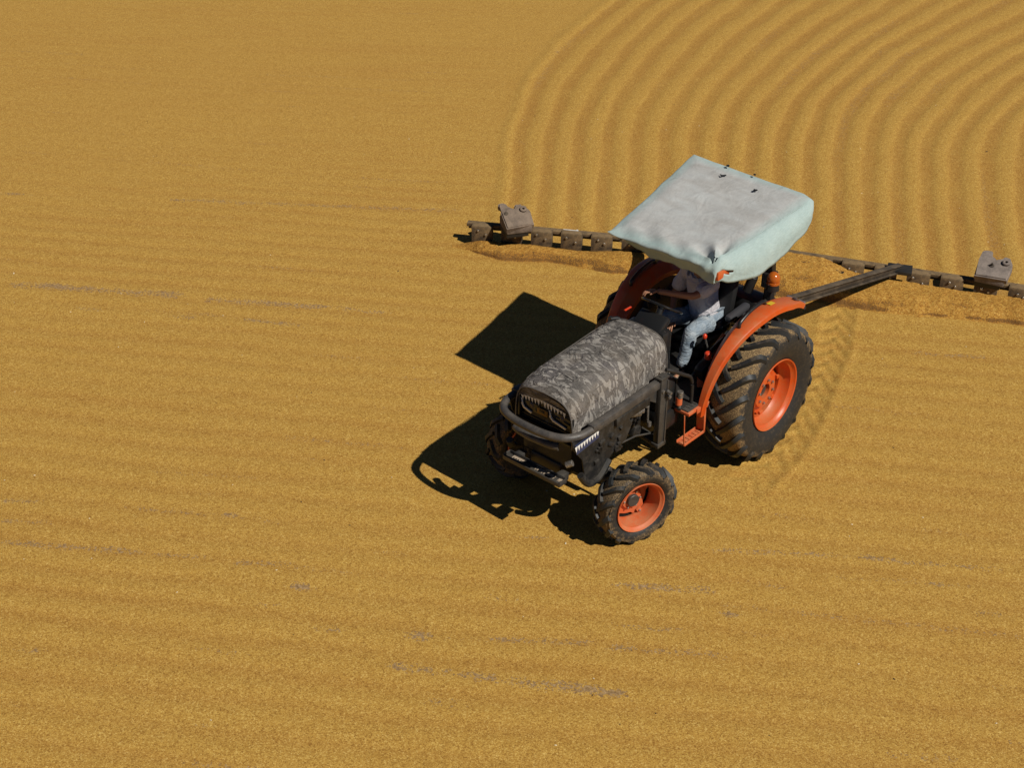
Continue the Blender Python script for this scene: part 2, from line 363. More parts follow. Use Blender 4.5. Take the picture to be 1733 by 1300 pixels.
# worn streaks where the grain lies thin: x0, y0, x1, y1, strength, half width
STREAKS = [(-4.86, 5.0, -0.72, 4.62, 0.5, 0.05), (-7.37, 5.21, -6.92, 5.15, 0.5, 0.04), (-6.32, 2.4, -4.09, 2.1, 0.75, 0.06), (-3.81, 1.99, -2.22, 1.79, 0.65, 0.055), (-2.22, 1.79, -1.48, 1.64, 0.4, 0.05), (-5.39, 1.76, -5.02, 1.71, 0.35, 0.04), (-4.12, 1.56, -3.83, 1.52, 0.6, 0.04), (-3.32, 1.49, -2.45, 1.32, 0.5, 0.04), (-4.66, 10.42, -1.72, 10.11, 0.25, 0.05), (-9.46, 11.74, -7.76, 11.5, 0.3, 0.04), (-3.67, -1.67, -2.52, -1.78, 0.4, 0.03), (-5.0, -2.16, -4.53, -2.19, 0.5, 0.03), (-3.82, -2.27, -2.53, -2.44, 0.35, 0.03), (-2.8, -2.36, -2.59, -2.43, 0.8, 0.03), (-4.9, -2.48, -4.38, -2.53, 0.6, 0.03), (-2.47, -2.45, -2.24, -2.51, 0.5, 0.03), (-4.79, -2.81, -3.43, -2.97, 0.6, 0.035), (-3.37, -2.97, -2.76, -3.05, 0.5, 0.03), (-2.53, -3.1, -1.98, -3.14, 0.6, 0.03), (-2.0, -3.43, -1.78, -3.46, 0.95, 0.03), (-0.24, -3.59, 0.09, -3.64, 0.4, 0.03), (0.92, -3.43, 1.81, -3.51, 0.65, 0.035), (1.8, -3.81, 1.98, -3.83, 0.8, 0.03), (-1.01, -4.48, -0.37, -4.56, 0.7, 0.035), (-0.42, -4.56, -0.08, -4.64, 0.95, 0.04), (-0.04, -4.64, 0.95, -4.81, 0.85, 0.04), (-0.86, -4.1, -0.71, -4.13, 1.1, 0.045), (-0.64, -4.13, -0.22, -4.13, 0.3, 0.03), (-0.22, -4.13, 0.69, -4.21, 0.6, 0.035), (0.81, -4.24, 1.84, -4.34, 0.6, 0.035), (0.86, -3.96, 1.48, -4.02, 0.45, 0.025), (-0.68, -4.87, -0.4, -4.91, 0.5, 0.03), (1.72, -2.92, 3.17, -3.05, 0.5, 0.03), (3.17, -3.05, 4.47, -3.25, 0.6, 0.03), (3.53, -3.39, 4.09, -3.47, 0.5, 0.03), (2.85, -3.35, 3.53, -3.39, 0.35, 0.03), (4.04, -3.81, 4.29, -3.84, 0.5, 0.03), (4.6, 0.7, 5.52, 0.57, 0.55, 0.035), (2.88, -5.46, 3.5, -5.52, 0.4, 0.03), (3.84, -5.3, 3.98, -5.33, 0.5, 0.03), (-2.5, -5.14, -2.31, -5.16, 0.6, 0.025), (-1.72, -3.98, -1.45, -4.04, 0.5, 0.03), (-2.22, -3.69, -2.06, -3.71, 0.5, 0.025), (-0.09, -2.7, 0.35, -2.77, 0.4, 0.025), (0.39, 9.65, 0.73, 11.23, 0.75, 0.06), (0.74, 11.4, 1.54, 13.38, 0.6, 0.06), (1.54, 13.38, 2.02, 14.66, 0.4, 0.05), (-2.83, -4.24, -2.22, -4.31, 0.3, 0.03), (-4.22, -4.27, -3.92, -4.3, 0.4, 0.03), (0.03, 7.31, 0.17, 7.14, 0.8, 0.03)]
def ground_fields(x, y):
    wob = (fbm(x * .7, y * .7, 3, 3) - .5)
    # right: fresh deep furrows combed by the scraper
    ks = sorted(VALLEY); xs_ = [spl(y, *VALLEY[k_]) for k_ in ks]
    t = ks[0] + (x - xs_[0]) / (xs_[1] - xs_[0]) * (ks[1] - ks[0])
    for i_ in range(1, len(ks) - 1):
        t = np.where(x > xs_[i_], ks[i_] + (x - xs_[i_]) / (xs_[i_ + 1] - xs_[i_]) * (ks[i_ + 1] - ks[i_]), t)
    t = t + wob * .22 + .12 * (fbm(x * 2.2, y * 1.1, 2, 52) - .5)
    inF = sm(-.95, -.35, t) * sm(0.0, .12, y - blade_y(x))
    inF = np.where(x > 7.4, sm(-.5, .3, y - 1.5) * sm(-.95, -.35, t), inF)
    ph = t * 2 * np.pi
    amp = .0078 + .005 * (fbm(x * .5, y * .5, 2, 9) - .5)
    ridge = np.tanh(1.5 * np.cos(ph)) / .905
    hF = -amp * ridge + .006 * (fbm(x * 5, y * 5, 3, 31) - .5)
    vF = sm(.25, 1.0, ridge)
    edge = np.exp(-((t + .50) / .25) ** 2) * sm(0, .2, y - blade_y(x))
    hF = hF + .009 * edge
    # elsewhere: older shallow bands
    s = y + .118 * x + .0065 * x * x * np.sign(x) + .22 * (fbm(x * .28 + 3, y * .5, 3, 21) - .5)
    k = s / .345
    k = k + .16 * (fbm(x * .4, y * 2.1, 3, 44) - .5)
    rr = np.cos(2 * np.pi * k)
    band = .45 + .75 * fbm(x * .25, k * .6, 3, 77)
    hS = -.0034 * rr * band * (1 - .7 * sm(4.0, 7.0, y)) + .004 * (fbm(x * 4, y * 7, 3, 5) - .5)
    streak = fbm(x * .55 + 9, np.round(k) * 7.3, 3, 60)            # one value per band, drifting along it
    fine = fbm(x * 3.0, y * 9, 3, 61)
    va = sm(.55, .98, rr)
    bareS = va * sm(.60, .85, streak + .22 * (fine - .5)) * .30
    for (x0_, y0_, x1_, y1_, st_, wd_) in STREAKS:
        dx_, dy_ = x1_ - x0_, y1_ - y0_; L_ = math.hypot(dx_, dy_)
        if L_ < .02: continue
        al = ((x - x0_) * dx_ + (y - y0_) * dy_) / L_; pe = (-(x - x0_) * dy_ + (y - y0_) * dx_) / L_
        msk = (al > -.4) & (al < L_ + .4) & (np.abs(pe) < .4)
        if not msk.any(): continue
        a_ = al[msk]; p_ = pe[msk] + .05 * (fbm(x[msk] * 1.6, y[msk] * .3, 2, 17) - .5)
        ww = wd_ * (.6 + .9 * fbm(x[msk] * 2.2, y[msk] * 2.2, 2, 33))
        g_ = 1.05 * np.exp(-(p_ / (ww * 1.25)) ** 2) * sm(-.12, .12, a_) * sm(-.12, .12, L_ - a_) * (.15 + 1.35 * fbm(x[msk] * 6, y[msk] * 14, 4, 55)) * st_
        bareS[msk] = np.maximum(bareS[msk], g_)
    h = hS * (1 - inF) + hF * inF
    bare = bareS * (1 - inF * .6) + inF * (vF * (.04 + .20 * sm(.50, .74, fbm(x * .6, t * .9, 3, 91))))
    bare = np.maximum(bare, .0 * np.exp(-((t + .02) / .13) ** 2) * sm(.45, .6, fbm(x * 1.3, y * .9, 3, 14)) * sm(0, .3, y - blade_y(x)))
    tone = (.5 - .30 * rr * band * (1 - .70 * sm(4.0, 8.0, y - .15 * x)) - .16 * (fbm(x * .16 + 4, y * .5, 3, 83) - .5)) * (1 - inF) + inF * (.44 - (.34 + .26 * (fbm(x * .9, y * .9, 2, 66) - .4)) * ridge + .15 * edge)  # coarse brown valleys, pale ridges: part of the furrow shading is in the colour
    # grain around the tractor is paler, wheel tracks of the rear left wheel
    u, v = to_tr(x, y)
    def track(yc0, R0, wdt, lug, deep):
        if yc0 is None:
            yc = np.interp(u, [-4.4, -2.9, -2.4, -1.8, -1.1, -.24, .57, 1.3], [-.70, .02, .27, .47, .74, .985, 1.06, 1.07]); on = 1 - sm(.35, .95, u)
        else:
            yc = yc0 - np.where(u < 0, .085 * u * u, 0) * 1.0; on = (u < .25)
        d = v - yc
        m = np.exp(-(d / (wdt * .5)) ** 4) * on * sm(-4.3, -3.0, u)
        a = u - np.abs(d) * .9
        lg = np.cos(2 * np.pi * (a / lug + (d > 0) * .5))
        return m, -.008 * deep * m + .009 * deep * m * lg * np.minimum(1, fbm(x * 4, y * 4, 2, 8) * 1.6) + .010 * np.exp(-((np.abs(d) - wdt * .6) / .05) ** 2) * on * sm(-4.3, -3.0, u)
    m1, h1 = track(None, .7, .40, .27, 1.4); m2, h2 = track(-.78, .7, .44, .30, 1.0)
    bl = (y < blade_y(x) - .1)
    h = h * (1 - .7 * np.maximum(m1, m2) * bl) + (h1 + h2) * bl
    bare = bare * (1 - np.maximum(m1, m2) * bl)
    return h, bare, tone
def grid_axis(lo, hi, st, far):
    a = list(np.arange(lo, hi + st / 2, st)); s = st; v = hi
    while v < far: s *= 1.35; v += s; a.append(v)
    s = st; v = lo; pre = []
    while v > -far: s *= 1.35; v -= s; pre.append(v)
    return np.array(pre[::-1] + a)
def grid_mesh(name, X, Y, Z, mat_, attrs):
    ny, nx = X.shape
    co = np.stack([X, Y, Z], -1).reshape(-1, 3).astype(np.float32)
    idx = np.arange(nx * ny).reshape(ny, nx)
    q = np.stack([idx[:-1, :-1], idx[:-1, 1:], idx[1:, 1:], idx[1:, :-1]], -1).reshape(-1, 4)
    me = bpy.data.meshes.new(name); me.vertices.add(len(co)); me.vertices.foreach_set('co', co.ravel())
    me.loops.add(q.size); me.loops.foreach_set('vertex_index', q.ravel().astype(np.int32))
    me.polygons.add(len(q)); me.polygons.foreach_set('loop_start', np.arange(0, q.size, 4, dtype=np.int32))
    me.polygons.foreach_set('use_smooth', np.ones(len(q), bool))
    me.update(calc_edges=True)
    for n_, a in attrs.items():
        at = me.attributes.new(n_, 'FLOAT', 'POINT'); at.data.foreach_set('value', a.ravel().astype(np.float32))
    me.materials.append(mat_); o = bpy.data.objects.new(name, me); COL.objects.link(o); return o
gx = grid_axis(-11.2, 11.2, .030, 900); gy = grid_axis(-6.2, 15.6, .030, 900)
GX, GY = np.meshgrid(gx, gy)
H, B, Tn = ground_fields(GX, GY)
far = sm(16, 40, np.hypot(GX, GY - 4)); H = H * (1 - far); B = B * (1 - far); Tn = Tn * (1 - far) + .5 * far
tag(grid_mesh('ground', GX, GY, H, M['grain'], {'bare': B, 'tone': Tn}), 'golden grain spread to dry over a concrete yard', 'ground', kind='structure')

# heap of grain pushed along in front of the scraper
ux = np.arange(-.80, 7.4, .014); vv = np.linspace(-.8, 1.16, 130)
UX, VV = np.meshgrid(ux, vv)
BY = np.interp(UX, blx, bly, left=None); BY = np.where(UX < blx[0], bly[0] + (UX - blx[0]) * 0, BY)
EY = np.interp(UX, pex, pey) + .10 * (fbm(UX * 2.1, UX * 0, 3, 12) - .5) + .03 * (vnoise(UX * 11, UX * 0, 4) - .5)
wd = BY - EY
ends = sm(-.80, -.35, UX); MID = sm(2.3, 3.0, UX) * (1 - sm(3.85, 4.35, UX))
Hm = (.125 + .050 * sm(1.0, 1.6, UX) + .155 * MID + .060 * (fbm(UX * 1.3, UX * 0, 2, 2) - .5)) * ends
vc = np.clip(VV, 0, 1)
prof = np.where(VV < 0, np.clip(1 + VV * (4.5 - 3.1 * MID), 0, 1) ** (1 + MID * .6), (1 - .35 * vc) * (1 - vc ** 4.5)) * 1.0
prof = prof * (1 - .28 * np.exp(-(vc / .16) ** 2) * (UX < 3))
PZ = Hm * prof - .03 * sm(1.0, 1.16, VV) - .05 * sm(.12, .8, -VV)
PYy = BY - wd * VV
PZ = PZ + (.022 * (fbm(UX * 3.2, PYy * 6, 3, 40) - .5) + .014 * (fbm(UX * 12, PYy * 16, 3, 47) - .5) + .008 * (fbm(UX * 26, PYy * 26, 2, 41) - .5)) * (prof > .03) * ends + .004
toe = (.95 * np.exp(-((VV - .955) / .030) ** 2) * sm(.36, .58, fbm(UX * 3.2, UX * 0, 3, 70)) + .50 * sm(.35, .8, VV) * sm(.42, .66, fbm(UX * 2.2, VV * 2, 3, 71))) * ends  # toe and slope shading of the heap, put into kernel colour
o = grid_mesh('grain_heap', UX, PYy, PZ, M['grainpile'], {'bare': 0 * UX, 'tone': .5 + 0 * UX, 'toe_shade': toe})
tag(o, 'low windrow of loose grain pushed up in front of the scraper plates', 'grain heap', kind='stuff')

# a few loose pale husks and dark crumbs lying on the grain
bm = NB()
for i in range(170):
    x = random.uniform(-7, 8); y = random.uniform(-5.4, 9)
    h_, _, _ = ground_fields(np.array([x]), np.array([y])); s_ = random.uniform(.004, .0085) * (1.8 if random.random() < .04 else 1)
    b = NB(); bmesh.ops.create_icosphere(b, subdivisions=1, radius=s_)
    merge(bm, b, Matrix.Translation((x, y, float(h_[0]) + s_ * .35)) @ Matrix.Rotation(random.random() * 6, 4, 'Z') @ Matrix.Diagonal((1.6, .8, .6, 1)), 0 if random.random() < .55 else 1)
tag(obj('loose_husks', bm, [mat('pale_husk', (.72, .62, .42), .8), mat('dark_husk', (.06, .035, .02), .9)]), 'pale husks and dark crumbs scattered over the grain', 'husks', kind='stuff')

# ------------------------------------------------------------ scraper implement
def wpt(s):   # point at arclength s along the scraper line
    for i in range(len(BL) - 1):
        a = Vector((*BL[i], 0)); b = Vector((*BL[i + 1], 0)); L = (b - a).length
        if s <= L or i == len(BL) - 2: d = (b - a).normalized(); return a + d * s, d
        s -= L
sp = empty('grain_scraper', None, (2.55, -.08 + 1.5, 0))
tag(sp, 'long dusty steel scraper with a row of square plates dragged behind the tractor', 'grain scraper')
SO = Vector((2.55, 1.42, 0))
def P_(v): return Vector(v) - SO
def fr(d): return Matrix((Vector((d.x, d.y, 0)), Vector((-d.y, d.x, 0)), Vector((0, 0, 1)))).transposed().to_4x4()
bm = NB()
for i, (z0) in enumerate((.262, .262, .262)):
    a = Vector((*BL[i], 0)); b = Vector((*BL[i + 1], 0)); d = (b - a).normalized(); n = Vector((-d.y, d.x, 0))
    a2 = a + d * (.0 if i == 0 else .03); b2 = b - d * .03
    beam(bm, P_(a2 + n * .13 + Vector((0, 0, z0))), P_(b2 + n * .13 + Vector((0, 0, z0))), .10, .045, .006)
    beam(bm, P_(a2 + n * .185 + Vector((0, 0, z0 - .05))), P_(b2 + n * .185 + Vector((0, 0, z0 - .05))), .012, .09, .003)
obj('beam', bm, M['rusty'], sp)
# one plate, then copies
def plate_mesh():
    bm = NB()
    box(bm, (0, 0, .150), (.275, .014, .28), .003)
    box(bm, (0, .055, .292), (.275, .11, .012), .003)
    for s in (-1, 1): prism2 = box(bm, (s * .131, .05, .19), (.010, .09, .19), .002)
    return bm
protos = None; s = .225; ip = 0
while s < 8.3:
    p, d = wpt(s)
    if 4.1 < s < 4.4: s += .40; continue
    T = fr(d) @ Matrix.Rotation(random.uniform(-.04, .04), 4, 'Z')
    zz = random.uniform(-.01, .012)
    if 3.9 < s < 4.9: zz -= .02
    if protos is None:
        pl = obj('scraper_plate', plate_mesh(), M['rusty'], sp)
        b1 = NB(); cyl(b1, (0, -.018, 0), (0, 0, 0), .014, 8)
        b1o = obj('bolt', b1, M['bolt'], pl, loc=(-.045, -.006, .24)); b2o = b1o.copy(); COL.objects.link(b2o); b2o.parent = pl; b2o.location = (.055, -.006, .19)
        protos = (pl, b1o, b2o)
    else:
        pl = protos[0].copy(); COL.objects.link(pl); pl.parent = sp
        for q in protos[1:]:
            c = q.copy(); COL.objects.link(c); c.parent = pl
            c.location = (q.location.x + random.uniform(-.02, .02), q.location.y, q.location.z + random.uniform(-.02, .02))
    pl.matrix_local = Matrix.Translation(P_((p.x, p.y, zz))) @ T
    s += .400; ip += 1
# drawbar arms
M['armsteel'] = dusty('grimy_drawbar_steel', (.030, .023, .017), (.16, .115, .07), .44, .74, 7, .6, amt=.8, bump=.4)
def arm(a, b):
    bm = NB(); a = Vector(a); b = Vector(b); d = (b - a).normalized(); up = Vector((0, 0, 1)); sd = up.cross(d).normalized(); u2 = d.cross(sd)
    beam(bm, P_(a), P_(b), .026, .085, .004)
    beam(bm, P_(a + u2 * .047), P_(b + u2 * .047), .085, .012, .003)
    beam(bm, P_(a - u2 * .047), P_(b - u2 * .047), .085, .012, .003)
    return bm
obj('drawbar_arm', arm((2.55, .05, .86), (4.80, 2.20, .33)), M['armsteel'], sp)
obj('drawbar_arm', arm((2.42, .12, .86), (1.72, 3.0, .33)), M['armsteel'], sp)
bm = NB(); box(bm, P_((4.80, 2.20, .31)), (.30, .22, .05), .008, Matrix.Rotation(-.3, 4, 'Z')); obj('arm_foot', bm, M['black'], sp)
bm = NB(); box(bm, P_((1.72, 3.02, .31)), (.3, .2, .05), .008, Matrix.Rotation(-.2, 4, 'Z')); obj('arm_foot', bm, M['black'], sp)
bm = NB(); beam(bm, P_((2.30, .14, .80)), P_((2.70, -.03, .80)), .12, .12, .01); obj('hitch_bracket', bm, M['black'], sp)
# chain in the middle gap
bm = NB(); c0 = Vector((3.66, 2.44, .30)); c1 = Vector((4.10, 2.26, .24))
for i in range(9):
    t = i / 8; p = c0.lerp(c1, t) - Vector((0, 0, .03 * math.sin(math.pi * t)))
    ring = [Vector((.03 * math.cos(a), .018 * math.sin(a), 0)) for a in [2 * math.pi * j / 10 for j in range(10)]]
    if i % 2: ring = [Vector((v.x, 0, v.y)) for v in ring]
    tube(bm, [P_(p) + v for v in ring], .006, 6, closed=True)
obj('chain', bm, M['black'], sp)
# white worn patch on the beam
bm = NB(); pp, dd = wpt(1.42); box(bm, P_((pp.x + .0, pp.y + .13, .2875)), (.20, .075, .003), 0, fr(dd))
for k in range(5): box(bm, P_((pp.x + .0 + random.uniform(-.16, .16), pp.y + .13 + random.uniform(-.04, .04), .2882)), (.05, .022, .0028), 0, Matrix.Rotation(random.random(), 4, 'Z'))
obj('paint_patch', bm, mat('chipped_white_paint', (.62, .60, .55), .6), sp)

# cast iron weights standing on the beam
def weight_a(second):
    """squat casting: a thick sloping plate with a hooked horn, a notch and a rounded lobe, on a narrower body"""
    if second: out = [(-.18, -.20), (-.19, .06), (-.18, .17), (-.165, .235), (-.07, .245), (-.05, .17), (-.03, .12), (.03, .105), (.07, .125), (.085, .185), (.13, .19), (.19, .12), (.215, .03), (.20, -.18)]
    else: out = [(-.18, -.20), (-.185, .10), (-.155, .165), (-.185, .215), (-.175, .255), (-.105, .265), (-.075, .205), (-.055, .145), (.0, .120), (.035, .140), (.022, .185), (.06, .215), (.13, .185), (.185, .115), (.205, .02), (.195, -.17)]
    P = smoothpath([(x, y, 0) for x, y in out[1:-1]], 3); P = [Vector((*out[0], 0))] + P + [Vector((*out[-1], 0))]
    b = NB(); A_ = [b.verts.new(p + Vector((0, 0, .075))) for p in P]; B_ = [b.verts.new(p) for p in P]; n = len(P)
    b.faces.new(A_); b.faces.new(B_[::-1])
    for i in range(n): b.faces.new((A_[i], B_[i], B_[(i + 1) % n], A_[(i + 1) % n]))
    bmesh.ops.bevel(b, geom=[e for e in b.edges if abs(e.verts[0].co.z - .075) < 1e-5 and abs(e.verts[1].co.z - .075) < 1e-5], offset=.016, segments=3, affect='EDGES')
    bm = NB(); merge(bm, b, Matrix.Translation((0, 0, .085)) @ Matrix.Rotation(R(22), 4, 'X'))
    b = NB(); box(b, (0, .0, .035), (.345, .36, .13), .015)
    merge(bm, b); return bm
def weight(loc, rz, mt, label, second):
    w_ = empty('iron_weight', None, loc, rz); tag(w_, label, 'iron weight', 'iron weights on the scraper beam')
    obj('casting', weight_a(not second), mt, w_, 40)
    TP = Matrix.Translation((0, 0, .085)) @ Matrix.Rotation(R(22), 4, 'X')
    ex, ey = (.115, .09) if second else (.13, .08)
    bm = NB(); lathe(bm, [(.018, 0), (.042, 0), (.045, .006), (.045, .026), (.036, .032), (.018, .032)], 20, 0, TP @ Matrix.Translation((ex, ey, .072)) @ Matrix.Rotation(R(90), 4, 'X'), True); obj('eye', bm, mt, w_)
    bm = NB(); sx_, sy_ = (-.125, .06) if second else (-.02, .0)
    lathe(bm, [(0, 0), (.028, 0), (.028, .010), (.012, .014), (.010, .045 if not second else .018), (0, .046 if not second else .019)], 16, 0, TP @ Matrix.Translation((sx_, sy_, .074)) @ Matrix.Rotation(R(90), 4, 'X')); obj('stud', bm, M['armsteel'], w_)
    bm = NB(); box(bm, (-.02, -.03, -.045), (.30, .26, .09), .008); obj('base_block', bm, M['black'], w_)
    return w_
weight((.05, 3.38, .350), .28, M['iron'], 'brown iron weight with curled horn near the left end of the scraper', True)
weight((5.85, 1.93, .350), -.48, M['iron2'], 'grey iron weight with upright stud near the right end of the scraper', False)

# ------------------------------------------------------------ the tractor
tr = empty('tractor', None, (TX, TY, 0), TH)
tag(tr, 'orange farm tractor with camouflage hood and pale canvas canopy on the grain', 'tractor')

def tyre_bm(Ro, Wd, rr, nl, lh=.036, lw=.040, sweep=.36):
    bm = NB(); hw = Wd / 2; Rb = Ro - lh
    half = [(rr - .012, hw * .62), (rr + .010, hw * .80), (rr + (Rb - rr) * .30, hw * .97), (rr + (Rb - rr) * .55, hw * 1.0), (Rb - (Rb - rr) * .20, hw * .96), (Rb - .030, hw * .88), (Rb - .008, hw * .72), (Rb, hw * .35), (Rb + .003, 0)]
    pr = half + [(r_, -y) for r_, y in half[-2::-1]]
    lathe(bm, pr, 72, 0)
    def surf(y):
        a = abs(y) / hw
        return float(np.interp(a, [0, .35, .72, .88, .96, 1.0], [Rb + .003, Rb, Rb - .008, Rb - .03, Rb - (Rb - rr) * .20, Rb - (Rb - rr) * .40]))
    for sd in (-1, 1):
        for i in range(nl):
            a0 = 2 * math.pi * (i + (.5 if sd > 0 else 0)) / nl
            n = 9; rows = []
            for j in range(n):
                t = j / (n - 1); y = sd * (-.06 * hw + t * 1.03 * hw)
                a = a0 + sweep * (t ** 1.25)
                wl = lw * (.85 + .45 * t); rs = surf(min(abs(y), hw * .995) * (1 if y * sd > 0 else 1))
                hh = lh * (1.0 if t < .86 else 1.0 - (t - .86) * 2.2)
                da = math.atan(wl / 2 / rs)
                tw = -.35 * wl * sd
                row = []
                for (q, rad) in ((-1.25, rs - .008), (-.85, rs + hh), (.85, rs + hh), (1.25, rs - .008)):
                    aa = a + q * da; yy = y + tw * q * .8
                    row.append(bm.verts.new((rad * math.cos(aa), yy, rad * math.sin(aa))))
                rows.append(row)
            for A_, B_ in zip(rows, rows[1:]):
                for k in range(3):
                    f = bm.faces.new((A_[k], A_[k + 1], B_[k + 1], B_[k])); f.material_index = 1
            for q in (rows[0], rows[-1][::-1]):
                f = bm.faces.new(q); f.material_index = 1
    return bm
def rear_rim():
    bm = NB(); y = .19
    lathe(bm, [(.372, y), (.384, y + .006), (.388, y - .006), (.372, y - .03), (.350, y - .045), (.345, y - .12), (.318, y - .15), (.315, y - .26), (.345, y - .30), (.345, -y + .05), (.38, -y), (.372, -y - .01), (.335, -y + .05), (.335, y - .32), (.300, y - .28), (.300, y - .15), (.330, y - .115), (.338, y - .04), (.362, y - .022)], 72, 0, None, True)
    # dished disc with eight bolted lobes
    def ring(fr_, y0, n=96):
        return [bm.verts.new((fr_(2 * math.pi * k / n) * math.cos(2 * math.pi * k / n), y0, fr_(2 * math.pi * k / n) * math.sin(2 * math.pi * k / n))) for k in range(n)]
    lob = lambda a: .262 + .040 * (1 / (1 + math.exp(-9 * (math.cos(8 * a) - .1))))
    rs = [ring(lambda a: .078, y - .235), ring(lambda a: .080, y - .120), ring(lambda a: .150, y - .112), ring(lambda a: .172, y - .118), ring(lambda a: .195, y - .165), ring(lob, y - .178), ring(lambda a: lob(a) , y - .200), ring(lambda a: .19, y - .195)]
    for A_, B_ in zip(rs, rs[1:]):
        for k in range(96): bm.faces.new((A_[k], A_[(k + 1) % 96], B_[(k + 1) % 96], B_[k]))
    for i in range(8):
        a = 2 * math.pi * i / 8
        T = Matrix.Rotation(-a, 4, 'Y')
        b = NB(); box(b, (.290, y - .165, 0), (.05, .03, .05), .006); merge(bm, b, T)
    return bm
def nuts(name, n, r_, y, sz, off, par, ln=1.4):
    first = None
    for i in range(n):
        a = 2 * math.pi * i / n + off
        if first is None:
            bm = NB(); cyl(bm, (0, 0, 0), (0, sz * ln, 0), sz, 6); o = first = obj(name, bm, M['bolt'], par)
        else: o = first.copy(); COL.objects.link(o)
        o.location = (r_ * math.cos(a), y, r_ * math.sin(a))
def rear_wheel(y0, rz, spin):
    wr = empty('rear_wheel', tr, (0, y0, .711), rz)
    obj('tyre', tyre_bm(.738, .45, .385, 19, .046, .040), [M['tyre_rear'], M['lug']], wr, 35, rot=(0, -spin if rz else spin, 0))
    rm = obj('rim', rear_rim(), M['orange'], wr, 35, rot=(0, spin, 0))
    bm = NB(); cyl(bm, (0, -.19, 0), (0, -.165, 0), .31, 36); obj('brake_plate', bm, M['engine'], wr)
    nuts('wheel_nut', 8, .125, .19 - .114, .013, .2, wr)
    bm = NB(); cyl(bm, (0, -.02, 0), (0, .035, 0), .074, 24); cyl(bm, (0, -.20, 0), (0, -.02, 0), .10, 24); obj('hub', bm, M['darkgrey'], wr)
    return wr
rear_wheel(.735, 0, .1)
rear_wheel(-.735, math.pi, .35)

def front_rim():
    bm = NB(); y = .115
    lathe(bm, [(.262, y), (.272, y + .005), (.275, y - .006), (.262, y - .022), (.246, y - .035), (.241, y - .09), (.232, y - .19), (.243, y - .20), (.27, -y), (.26, -y - .008), (.232, -y + .01), (.222, -y + .03), (.222, y - .18), (.233, y - .085), (.238, y - .028), (.254, y - .015)], 64, 0, None, True)
    n = 96
    def ring(f_, y0): return [bm.verts.new((f_(2 * math.pi * k / n) * math.cos(2 * math.pi * k / n), y0, f_(2 * math.pi * k / n) * math.sin(2 * math.pi * k / n))) for k in range(n)]
    lob = lambda a: .186 + .036 * (1 / (1 + math.exp(-10 * (math.cos(4 * a) - .05))))
    y -= .080; rs = [ring(lambda a: .040, y - .085), ring(lambda a: .085, y - .083), ring(lambda a: .105, y - .088), ring(lambda a: .130, y - .118), ring(lob, y - .125), ring(lob, y - .138), ring(lambda a: .12, y - .135), ring(lambda a: .04, y - .12)]
    for A_, B_ in zip(rs, rs[1:]):
        for k in range(n): bm.faces.new((A_[k], A_[(k + 1) % n], B_[(k + 1) % n], B_[k]))
    for i in range(4):
        b = NB(); box(b, (.205, y - .108, 0), (.05, .03, .055), .005); merge(bm, b, Matrix.Rotation(-math.pi / 2 * i, 4, 'Y'))
    return bm
ST = R(-18.5)
def front_wheel(kp, side, spin):
    d = Vector((-math.sin(ST), math.cos(ST), 0)) * .17 * side
    wr = empty('front_wheel', tr, (kp[0] + d.x, kp[1] + d.y, .403), ST + (0 if side > 0 else math.pi))
    obj('tyre', tyre_bm(.418, .25, .258, 14, .032, .033, .40), [M['tyre_front'], M['lug']], wr, 35, rot=(0, spin * side, 0))
    obj('rim', front_rim(), M['orange_dull'], wr, 35, rot=(0, spin, 0)).scale = (.95, .95, .95)
    bm = NB(); cyl(bm, (0, -.125, 0), (0, -.112, 0), .236, 40); obj('brake_plate', bm, M['engine'], wr)
    nuts('wheel_nut', 6, .088, -.046, .010, 0, wr)
    bm = NB(); cyl(bm, (0, -.12, 0), (0, -.012, 0), .062, 28); cyl(bm, (0, -.20, 0), (0, -.09, 0), .085, 24); obj('hub', bm, M['darkgrey'], wr)
    nuts('clamp_bolt', 4, .190, -.075, .011, -spin, wr, 3)
    return wr
front_wheel((1.960, .565), 1, .55)
front_wheel((1.960, -.565), -1, .2)

# front axle and steering knuckles
bm = NB()
tube(bm, [(1.96, -.53, .50), (1.98, -.2, .46), (1.98, .2, .46), (1.96, .53, .50)], [.06, .085, .085, .06], 12, 4)
obj('front_axle', bm, M['black'], tr)
for s in (1, -1):
    bm = NB(); cyl(bm, (1.96, s * .535, .30), (1.96, s * .535, .62), .068, 20); sphere(bm, (1.96, s * .535, .62), .075, 16); cyl(bm, (1.96, s * .46, .45), (1.955, s * .60, .41), .095, 20, .08)
    box(bm, (2.05, s * .52, .62), (.20, .07, .06), .015); beam(bm, (1.93, s * .53, .37), (1.74, s * .55, .37), .05, .04)
    obj('steering_knuckle', bm, M['engine'], tr)
bm = NB(); tube(bm, [(1.74, -.55, .38), (1.76, .55, .38)], .018, 8); cyl(bm, (1.78, -.2, .41), (1.78, .25, .41), .035); obj('tie_rod', bm, M['darkgrey'], tr)

